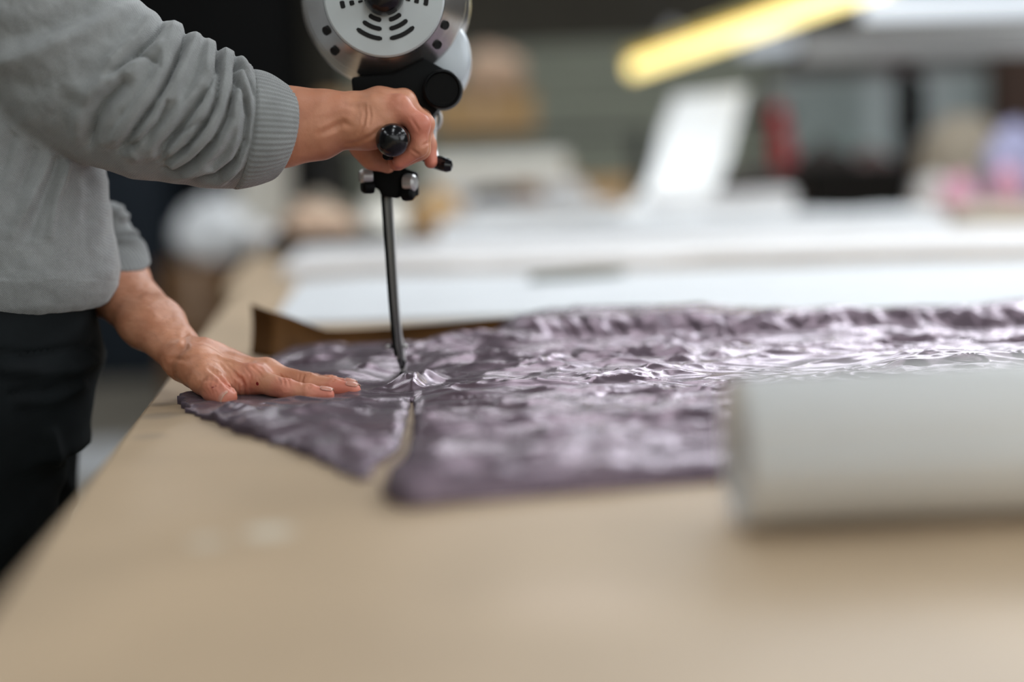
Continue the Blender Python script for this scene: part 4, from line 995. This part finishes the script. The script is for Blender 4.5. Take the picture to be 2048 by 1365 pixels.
for s_ in (-1, 1):
    hp_ = A((-.64, 1.57 + s_ * .085, .90)); kn = A((-.61, 1.57 + s_ * .10, .48)); an = A((-.63, 1.57 + s_ * .105, .085))
    Bd.chain([hp_, kn, an], (.085, .058, .038), .03); Bd.cap(an + A((0, 0, -.03)), an + A((.14, 0, -.04)), .034, .026, .02)
# head
Bd.cap(hd + A((-.015, 0, .045)), hd + A((.02, 0, .03)), .088, .075, .02, squash=((0, 1, 0), .86)); Bd.cap(hd + A((.03, 0, -.02)), hd + A((.055, 0, -.055)), .055, .035, .02)
Bd.cap(hd + A((.10, 0, .03)), hd + A((.122, 0, -.005)), .009, .013, .008); Bd.cap(hd + A((.085, -.025, -.045)), hd + A((.085, .025, -.045)), .011, .011, .006)
for s_ in (-1, 1):
    Bd.cap(hd + A((.088, s_ * .030, .028)), hd + A((.090, s_ * .034, .028)), .012, .012, .006, mode='sub'); Bd.cap(hd + A((.080, s_ * .030, .027)), hd + A((.080, s_ * .031, .027)), .012, .012, .004)
    Bd.cap(hd + A((.0, s_ * .078, .03)), hd + A((-.008, s_ * .082, -.01)), .012, .010, .005)
VB, QB = Bd.mesh(); VB = vsmooth(VB, QB, 2, .4); print('body', len(VB))
PINK = [(fing['index'][0][3], .035), (fing['middle'][0][3], .035), (fing['ring'][0][3], .035), (tt, .032), (fing['index'][0][1], .022), (fing['index'][0][0], .026),
        (fr['little'][0][1], .03), (fr['little'][0][3], .035), (fr['index'][0][3], .03), (fr['little'][0][0], .022)]
def surf(V, px, py):
    x, y = project(V); d_ = (x - px) ** 2 + (y - py) ** 2; c = np.where(d_ < 16)[0]
    if len(c) == 0: return V[np.argmin(d_)]
    return V[c[np.argmin(V[c, 1])]]
BLOOD = [(surf(VL, 512, 770), .0021)] + [(surf(VL, 421 + i * 2.0, 774 - i * .8 - .25 * (i > 3)), .0007 + .0003 * math.sin(i)) for i in range(7)]
M_skin = skin_mat()
Vb = np.concatenate([VL, VR, VB]); Qb = np.concatenate([QL, QR + len(VL), QB + len(VL) + len(VR)])
body = npmesh('body', Vb, Qb, M_skin, man); body['label'] = 'forearms and hands, left hand flat on the fabric, right hand around the grip'

# fine hair on the left forearm
px_, py_ = project(VL); cand = np.where((px_ > 215) & (px_ < 480) & (NL[:, 2] + NL[:, 1] * .3 > .05) & (VL[:, 1] < 1.6))[0]; rs = np.random.RandomState(3); V = []; F = []
Ud = Vector(U)
for i in rs.choice(cand, 800, replace=False):
    p = Vector(VL[i]); n_ = Vector(NL[i]); d_ = (Ud * .9 + n_ * rs.uniform(.15, .6) + Vector(rs.normal(0, .25, 3))).normalized(); L_ = rs.uniform(.004, .009); s_ = d_.cross(n_).normalized()
    k = len(V); r_ = .00005
    for t_ in (0, .5, 1):
        q = p + d_ * L_ * t_ - n_ * L_ * .25 * t_ * t_; w_ = r_ * (1 - .8 * t_); V += [q + s_ * w_, q - s_ * w_, q + n_ * w_]
    for t_ in (0, 3): F += [(k + t_, k + t_ + 1, k + t_ + 4, k + t_ + 3), (k + t_ + 1, k + t_ + 2, k + t_ + 5, k + t_ + 4), (k + t_ + 2, k + t_, k + t_ + 3, k + t_ + 5)]
o = pyobj('arm_hair', V, F, mat('arm_hair', (.16, .085, .045), .5), body); o['kind'] = 'stuff'

# fingernails
M_nail = mat('nail', (0.58, 0.27, 0.20), 0.30, spec=0.5)
M_naile = mat('nail_edge', (0.58, 0.42, 0.30), 0.4)
def nail(tip, prev, r, upv, w, L, tilt=0.0, edge=.0012):
    d_ = Vector(tip - prev).normalized(); u = Vector(upv); u = (u - d_ * u.dot(d_)).normalized(); s_ = d_.cross(u)
    def patch(a0, a1, rad, ww):
        V = []; n, m_ = 10, 14
        for i in range(n + 1):
            f = a0 + (a1 - a0) * i / n; x = -L * .62 + L * f
            sq = (1 - abs(2 * f - 1) ** 3.2) ** .35 if f < .5 else 1 - .10 * max(0, f - .8) / .2
            for j in range(m_ + 1):
                g = (2 * j / m_ - 1); an = g * w * max(sq, .25) * ww
                q = Vector(tip) + d_ * x + (u * math.cos(an) + s_ * math.sin(an)) * (rad - .0022 * max(0, f - .15) ** 2 * 1.0 - .0012 * (f < .06))
                V.append(q)
        F = [(i * (m_ + 1) + j, i * (m_ + 1) + j + 1, (i + 1) * (m_ + 1) + j + 1, (i + 1) * (m_ + 1) + j) for i in range(n) for j in range(m_)]
        return V, F
    V, F = patch(0, 1, r + .0006, 1); o = pyobj('fingernail', V, F, M_nail, body); s = o.modifiers.new('t', 'SOLIDIFY'); s.thickness = .0006; s.offset = 0
    V, F = patch(.95, 1.04, r + .0005, .92); o2 = pyobj('nail_edge', V, F, M_naile, body); o2['label'] = 'pale free edge of the nail'; s = o2.modifiers.new('t', 'SOLIDIFY'); s.thickness = .0005; s.offset = 0
for k_, w_, L_ in (('index', 1.0, .0125), ('middle', 1.0, .0125), ('ring', 1.0, .0115), ('little', 1.0, .010)):
    P, R = fing[k_]; nail(P[3], P[2], R[3] + .0003, (0, 0.12, 1), w_, L_)
nail(tt + (tt - ti) * .1, ti, .0111, (-.45, -.80, .42), .85, .0160)

# ---------------- sweatshirt
def knit(name, rib=False):
    m = mat(name, (0.275, 0.282, 0.279), 0.92, spec=0.2, noise=0.09, nscale=45, sheen=0.35)
    nt = m.node_tree; n = nt.nodes; l = nt.links; b = B(m); tc = n['Texture Coordinate']
    def wave(vec_rot, sc, dis):
        mp = n.new('ShaderNodeMapping'); mp.inputs['Rotation'].default_value = vec_rot; l.new(tc.outputs['Object'], mp.inputs['Vector'])
        t = n.new('ShaderNodeTexWave'); t.inputs['Scale'].default_value = sc; t.inputs['Distortion'].default_value = dis; t.inputs['Detail Scale'].default_value = 2; l.new(mp.outputs[0], t.inputs['Vector']); return t
    t1 = wave((0, .5, 0), 210, 2.5); t2 = wave((0, .5 + PI / 2, 0), 210, 2.5)
    ml = n.new('ShaderNodeMath'); ml.operation = 'MULTIPLY'; l.new(t1.outputs['Fac'], ml.inputs[0]); l.new(t2.outputs['Fac'], ml.inputs[1])
    no = n.new('ShaderNodeTexNoise'); no.inputs['Scale'].default_value = 900; l.new(tc.outputs['Object'], no.inputs['Vector'])
    ad = n.new('ShaderNodeMath'); ad.operation = 'ADD'; l.new(ml.outputs[0], ad.inputs[0]); l.new(no.outputs['Fac'], ad.inputs[1])
    bp = n.new('ShaderNodeBump'); bp.inputs['Strength'].default_value = .5; bp.inputs['Distance'].default_value = .0006; l.new(ad.outputs[0], bp.inputs['Height']); l.new(bp.outputs[0], b.inputs['Normal'])
    # melange fleck
    r = n.new('ShaderNodeMapRange'); r.inputs['From Min'].default_value = .3; r.inputs['From Max'].default_value = 1.1; r.inputs['To Min'].default_value = .80; r.inputs['To Max'].default_value = 1.12; l.new(ad.outputs[0], r.inputs['Value'])
    src = b.inputs['Base Color'].links[0].from_socket; mx = n.new('ShaderNodeVectorMath'); mx.operation = 'SCALE'; l.new(src, mx.inputs[0]); l.new(r.outputs[0], mx.inputs['Scale']); l.new(mx.outputs[0], b.inputs['Base Color'])
    return m
M_knit = knit('grey_melange_knit')
Sw = Solid((-.92, 1.28, .955), (-.19, 1.92, 1.55), .0026)
# trunk: stacked ellipses
sl, Xg, Yg, Zg = Sw.sub(Sw.lo, Sw.lo + Sw.h * (Sw.n - 1))
zz = Zg; fx = np.interp(zz, [.978, .986, .996, 1.01, 1.03, 1.06, 1.16, 1.30, 1.42, 1.50], [-.492, -.463, -.446, -.438, -.434, -.436, -.446, -.462, -.50, -.54])
bx = np.interp(zz, [.98, 1.00, 1.16, 1.30, 1.50], [-.82, -.83, -.83, -.81, -.74])
hw = np.interp(zz, [.98, .99, 1.00, 1.03, 1.10, 1.30, 1.42, 1.50], [.145, .160, .168, .175, .178, .185, .16, .09])
cx_ = (fx + bx) / 2; ra_ = (fx - bx) / 2; yc = 1.57
p_ = 2.15
dd = ((np.abs(Xg - cx_ + .5 * (Yg - yc)) / ra_) ** p_ + (np.abs(Yg - yc) / hw) ** p_) ** (1 / p_)
d = (dd - 1) * np.minimum(ra_, hw)
zb_ = .991
d = np.maximum(d, (zb_ - zz) * 1.0).astype(np.float32) if False else np.maximum(np.maximum(d, zb_ - zz + 0 * d), zz - 1.43).astype(np.float32)
Sw.put(sl, d, .004); del dd, d
def chain_px(S_, L_, k, **kw): S_.chain([AT(a, b, c) for a, b, c, r in L_], [r for a, b, c, r in L_], k, **kw)
# shoulder / upper arm / elbow / forearm sleeve of the near arm
near_sl = [(-150, -230, 1.46, .080), (-30, -70, 1.425, .088), (70, 50, 1.440, .0905), (150, 128, 1.440, .0875), (225, 172, 1.440, .0815), (305, 203, 1.440, .0785), (370, 223, 1.440, .0720), (430, 242, 1.438, .0665), (480, 256, 1.438, .0600), (513, 264, 1.438, .0550)]
gmain = Sw.g.copy()
chain_px(Sw, near_sl, .006, squash=((0, 1, 0), .85))
# far sleeve
chain_px(Sw, [(-60, -200, 1.76, .07), (-20, 150, 1.76, .060), (80, 400, 1.70, .047), (190, 452, 1.63, .0335)], .006)
Sw.cap(AT(222, 437, 1.615), AT(228, 437, 1.60), .0205, .018, .003)
Sw.chain([AT(205, 460, 1.61), AT(212, 478, 1.598)], (.0325, .0310), .003)
# chest below the shoulders
Sw.cap((-.58, 1.49, 1.36), (-.58, 1.68, 1.36), .12, .12, .04)
Xw = (Sw.lo[0] + Sw.h * np.arange(Sw.n[0]))[:, None, None]; Yw = (Sw.lo[1] + Sw.h * np.arange(Sw.n[1]))[None, :, None]; Zw = (Sw.lo[2] + Sw.h * np.arange(Sw.n[2]))[None, None, :]
i0 = int((-.35 - Sw.lo[0]) / Sw.h); pc = at(487, 262, 1.437); nn_ = Vector((.88, .42, -.17)).normalized()
pl = ((Xw[i0:] - pc.x) * nn_.x + (Yw - pc.y) * nn_.y + (Zw - pc.z) * nn_.z).astype(np.float32); Sw.g[i0:] = np.maximum(Sw.g[i0:], pl); del pl
VS, QS = Sw.mesh(); print('shirt', len(VS)); VS = vsmooth(VS, QS, 3, .5); VS, QS = refine(VS, QS); VS = vsmooth(VS, QS, 2, .5)
# drop the flat lid inside the open ends
NS = vnormals(VS, QS); px_, py_ = project(VS)
disp = np.zeros(len(VS))
isarm = np.zeros(len(VS), bool)
dmin = np.full(len(VS), 1e9)
for (a0, a1, a2, r0_), (b0, b1, b2, r1_) in zip(near_sl, near_sl[1:]):
    pa = AT(a0, a1, a2); pb = AT(b0, b1, b2); ba = pb - pa; t = np.clip(((VS - pa) @ ba) / (ba @ ba), 0, 1); dmin = np.minimum(dmin, np.linalg.norm(VS - pa - t[:, None] * ba, axis=1) - (r0_ + (r1_ - r0_) * t))
isarm = dmin < .006
z_ = 3.175
def zc(pts): return [(a / z_, b / z_) for a, b in pts]
creases = [  # polyline (photo px), depth, width px, bulge on the lower-left side
 (zc([(1060, 60), (1030, 150), (960, 250), (860, 340), (740, 440), (650, 500)]), .0055, 9, .6),
 (zc([(1190, 190), (1170, 280), (1110, 410), (1040, 560), (950, 700), (860, 820), (740, 975)]), .0090, 8, .8),
 (zc([(1390, 290), (1375, 420), (1330, 560), (1250, 680), (1150, 800), (1060, 900), (990, 980)]), .0060, 8, .6),
 (zc([(1395, 360), (1400, 500), (1370, 660), (1300, 800), (1190, 930), (1010, 1060)]), .0080, 7, .8),
 (zc([(1490, 410), (1480, 560), (1440, 740), (1350, 900), (1230, 1020), (1100, 1080), (1000, 1075)]), .0075, 7, .7),
 (zc([(1500, 500), (1545, 600), (1570, 740), (1550, 900), (1490, 1030), (1380, 1110), (1180, 1140)]), .0065, 6, .6),
 (zc([(1520, 440), (1590, 540), (1650, 660), (1680, 780), (1650, 940), (1560, 1070), (1440, 1160)]), .0060, 5, .5),
 (zc([(740, 560), (660, 640), (600, 760), (570, 900), (560, 960)]), .0060, 12, .5),
 (zc([(1040, 700), (1010, 770), (930, 850), (850, 920), (770, 960)]), .0060, 9, .5),
 (zc([(1230, 800), (1140, 850), (1060, 930), (1000, 1040)]), .0050, 9, .4),
 (zc([(1480, 590), (1450, 680), (1420, 720)]), .003, 5, .3),
 (zc([(1610, 640), (1625, 760), (1600, 880)]), .003, 5, .3),
 (zc([(940, 370), (1000, 400), (1030, 480)]), .003, 10, .3),
]
for pts, dep, wd, bl in creases:
    (a0, a1), (b0, b1) = pts[0], pts[1]; q_ = math.hypot(a0 - b0, a1 - b1); pts = [(a0 + (a0 - b0) / q_ * 16, a1 + (a1 - b1) / q_ * 16)] + list(pts)
    dl, tl, sl_ = dist_poly(px_, py_, pts); env = np.clip((1 - tl) * 6, 0, 1)
    disp -= isarm * env * dep * (1.25 * np.exp(-(dl / wd) ** 1.3) + .95 * np.exp(-(dl / 3.2) ** 1.3))
    disp += isarm * env * 1.8 * dep * bl * np.exp(-((dl - wd * 2.4) / (wd * 1.5)) ** 2)
ridges = [  # soft ridges and shades on the upper sleeve and the shoulder
 (zc([(-80, 420), (0, 400), (220, 340), (450, 230), (700, 110), (900, 20), (1000, -40)]), .008, 22),
 (zc([(480, 560), (560, 590), (640, 560), (760, 480)]), .005, 18),
 (zc([(60, 500), (200, 560), (330, 520)]), -.004, 22),
 (zc([(400, 600), (380, 720), (470, 860)]), -.003, 16),
 (zc([(-60, 260), (200, 210), (500, 110), (780, -20)]), -.006, 24),
 (zc([(960, 660), (1000, 640), (1060, 660)]), .004, 10),
 (zc([(940, 1000), (980, 980), (1010, 960)]), .004, 9),
 (zc([(1000, 300), (1040, 330), (1060, 420), (1040, 540)]), .004, 9),
]
for pts, hg, wd in ridges:
    dl, tl, _ = dist_poly(px_, py_, pts); disp += hg * isarm * np.exp(-(dl / wd) ** 2) * np.sin(np.clip(tl * .9 + .05, 0, 1) * PI) ** .3
tors = [([(112, 280), (95, 330), (60, 400), (25, 470)], .005, 11), ([(142, 292), (130, 340), (112, 400), (100, 470)], .006, 9), ([(125, 290), (112, 340), (88, 400), (60, 470)], -.006, 11),
        ([(30, 255), (10, 320), (-10, 380)], -.005, 12), ([(80, 270), (60, 330), (30, 400)], -.004, 9), ([(-10, 590), (60, 560), (150, 575), (215, 560)], .002, 22), ([(170, 300), (180, 380), (175, 480)], -.003, 18)]
for pts, hg, wd in tors:
    dl, tl, _ = dist_poly(px_, py_, pts); disp += hg * (~isarm) * np.exp(-(dl / wd) ** 2) * np.sin(np.clip(tl * .9 + .05, 0, 1) * PI) ** .4
disp += .0030 * fbm(px_ * .016, py_ * .016, 3, 9) * (py_ < 560) + .0008 * fbm(px_ * .05, py_ * .05, 2, 19)
wf_ = np.clip(np.abs(NS @ FN) * 1.7, .30, 1); disp = np.clip(disp, -.019, .0090) * np.where(isarm, wf_, 1)
for _ in range(2):
    a_ = np.zeros(len(VS)); c_ = np.zeros(len(VS))
    for k in range(4): np.add.at(a_, QS[:, k], disp[QS[:, (k + 1) % 4]] + disp[QS[:, (k + 3) % 4]]); np.add.at(c_, QS[:, k], 2)
    disp = .5 * disp + .5 * a_ / c_
pdist = (pc.x - VS[:, 0]) * nn_.x + (pc.y - VS[:, 1]) * nn_.y + (pc.z - VS[:, 2]) * nn_.z
disp *= 1 - (1 - ss(.001, .014, pdist)) * (VS[:, 0] > -.35)
VS = VS + NS * disp[:, None]; VS = vsmooth(VS, QS, 1, .4); NS = vnormals(VS, QS)
far = (~isarm) & (VS[:, 1] > 1.55) & (px_ > 243) & (py_ > 400) & (VS[:, 1] > 1.585); dfar = .0012 * np.sin((px_ * .5 + py_) * .25); VS = VS + NS * (dfar * far)[:, None]
shirt = npmesh('sweatshirt', VS, QS, M_knit, man); shirt['label'] = 'grey melange sweatshirt with pushed up sleeves'
# rib cuffs: real ribs running along the arm
def cuff(c0, c1, n0, n1, r0, r1, ribs, par, bulge=.0035, sq=1.0):
    """tube from c0 to c1 whose end planes have the normals n0, n1; radii across (in-plane up / depth)"""
    V = []; F = []; n = 30; m_ = ribs * 6; dist = (c1 - c0).length; rows = []
    U_ = Vector((0, 0, 1)); D_ = Vector((0, 1, 0))
    prof = [(k / n, 1.0) for k in range(n + 1)]
    for i in range(n + 1):
        s = i / n; c = c0.lerp(c1, s); nn = n0.lerp(n1, s).normalized(); u = (U_ - nn * U_.dot(nn)).normalized(); w = nn.cross(u).normalized()
        ru = r0[0] + (r1[0] - r0[0]) * s; rw = r0[1] + (r1[1] - r0[1]) * s
        bl = bulge * math.sin(PI * min(1, s * 1.0)) ; end = -.003 * max(0, (s - .92) / .08) ** 2 - .004 * max(0, (.08 - s) / .08) ** 2
        for j in range(m_):
            th = 2 * PI * j / m_; rib = .00045 * math.cos(th * ribs) + .0012 * math.sin(th * 3 + 4 * s)
            V.append(c + u * (ru + bl + end + rib) * math.cos(th) + w * (rw + bl + end + rib) * math.sin(th))
    # fold back inside
    for i in range(1, 7):
        s = 1 - i * .06; c = c0.lerp(c1, s); nn = n0.lerp(n1, s).normalized(); u = (U_ - nn * U_.dot(nn)).normalized(); w = nn.cross(u).normalized()
        ru = r0[0] + (r1[0] - r0[0]) * s - .006; rw = r0[1] + (r1[1] - r0[1]) * s - .006
        for j in range(m_):
            th = 2 * PI * j / m_; V.append(c + u * ru * math.cos(th) + w * rw * math.sin(th))
    rows = n + 7
    F = [(i * m_ + j, i * m_ + (j + 1) % m_, (i + 1) * m_ + (j + 1) % m_, (i + 1) * m_ + j) for i in range(rows - 1) for j in range(m_)]
    return pyobj('cuff', V, F, M_knit, par)
cuff(at(478, 260, 1.438), at(562, 264, 1.438), Vector((.88, .42, -.17)), Vector((.86, .48, -.20)), (.0600, .0580), (.0465, .0500), 62, shirt)
cuff(at(210, 462, 1.604), at(230, 520, 1.572), Vector((.1, 0, -1)), Vector((-.25, .2, -.93)), (.0320, .0335), (.0400, .0400), 46, shirt, .001)
# rolled hem

# ---------------- trousers
M_trouser = mat('black_work_cloth', (0.0045, 0.0062, 0.007), 0.8, spec=0.15, noise=0.25, nscale=25, bump=0.25, bscale=500, bdist=0.0004)
Tr = Solid((-.90, 1.31, .05), (-.42, 1.86, 1.03), .0052)
for s_ in (-1, 1):
    yy = 1.57 + s_ * .085
    fpx = [(188, 1.02), (187, .94)]
    lx = .035 * (s_ < 0); Tr.chain([A((-.624 + lx, yy, .93)), A((-.646 + lx, yy + s_ * .01, .80)), A((-.634 + lx, yy + s_ * .015, .50)), A((-.60, yy + s_ * .02, .10))], (.125, .112, .088, .075), .03)
sl, Xg, Yg, Zg = Tr.sub(Tr.lo, Tr.lo + Tr.h * (Tr.n - 1))
fx = np.interp(Zg, [.86, .90, .935, .95, .985, 1.02], [-.474, -.466, -.453, -.456, -.458, -.460]); bx = -.80
dd = ((np.abs(Xg - (fx + bx) / 2 + .35 * (Yg - 1.57)) / ((fx - bx) / 2)) ** 2.6 + (np.abs(Yg - 1.58) / .172) ** 2.6) ** (1 / 2.6)
d = (dd - 1) * .155; d = np.maximum(d, np.maximum(.84 - Zg, Zg - 1.012) + 0 * d).astype(np.float32); Tr.put(sl, d, .02)
VT, QT = Tr.mesh(); VT = vsmooth(VT, QT, 2, .5); NT = vnormals(VT, QT); px_, py_ = project(VT)
dp = .006 * fbm(VT[:, 0] * 9 + VT[:, 1] * 7, VT[:, 2] * 8, 3, 4)
for pts, hg, wd in (([(-40, 705), (60, 712), (130, 700), (185, 690)], -.006, 7), ([(0, 738), (90, 745), (160, 736), (186, 722)], .006, 12), ([(40, 800), (110, 800), (160, 770)], .004, 12),
                    ([(100, 870), (120, 960), (150, 1010)], .006, 14), ([(20, 790), (90, 785), (150, 765)], -.004, 8)):
    dl, tl, _ = dist_poly(px_, py_, pts); dp += hg * np.exp(-(dl / wd) ** 2)
VT = VT + NT * dp[:, None]
tr = npmesh('trousers', VT, QT, M_trouser, man)
for s_ in (-1, 1):
    yy = 1.57 + s_ * .105
    bm = bmesh.new(); Sh = Solid((-.74, yy - .07, -.01), (-.40, yy + .07, .14), .005)
    Sh.cap((-.66, yy, .055), (-.62, yy, .060), .044, .046, .02); Sh.cap((-.62, yy, .045), (-.50, yy, .034), .044, .034, .02); Sh.cap((-.64, yy, .06), (-.64, yy, .11), .042, .042, .02)
    bm.free(); sl, Xg, Yg, Zg = Sh.sub(Sh.lo, Sh.lo + Sh.h * (Sh.n - 1)); Sh.g = np.maximum(Sh.g, (.002 - Zg) + 0 * Sh.g).astype(np.float32)
    V_, Q_ = Sh.mesh(); npmesh('shoe', vsmooth(V_, Q_, 1), Q_, M_black, man)
# hair
Hr = Solid((-.68, 1.44, 1.50), (-.36, 1.70, 1.72), .005)
Hr.cap(hd + A((-.022, 0, .055)), hd + A((.012, 0, .048)), .095, .078, .02, squash=((0, 1, 0), .88)); Hr.cap(hd + A((-.05, 0, .03)), hd + A((-.065, 0, -.02)), .070, .045, .02)
V_, Q_ = Hr.mesh(); N_ = vnormals(V_, Q_); V_ = V_ + N_ * (.003 * fbm(V_[:, 0] * 60, V_[:, 1] * 60 + V_[:, 2] * 30, 3))[:, None]
npmesh('hair', V_, Q_, mat('dark_hair', (.02, .012, .008), .6), man)
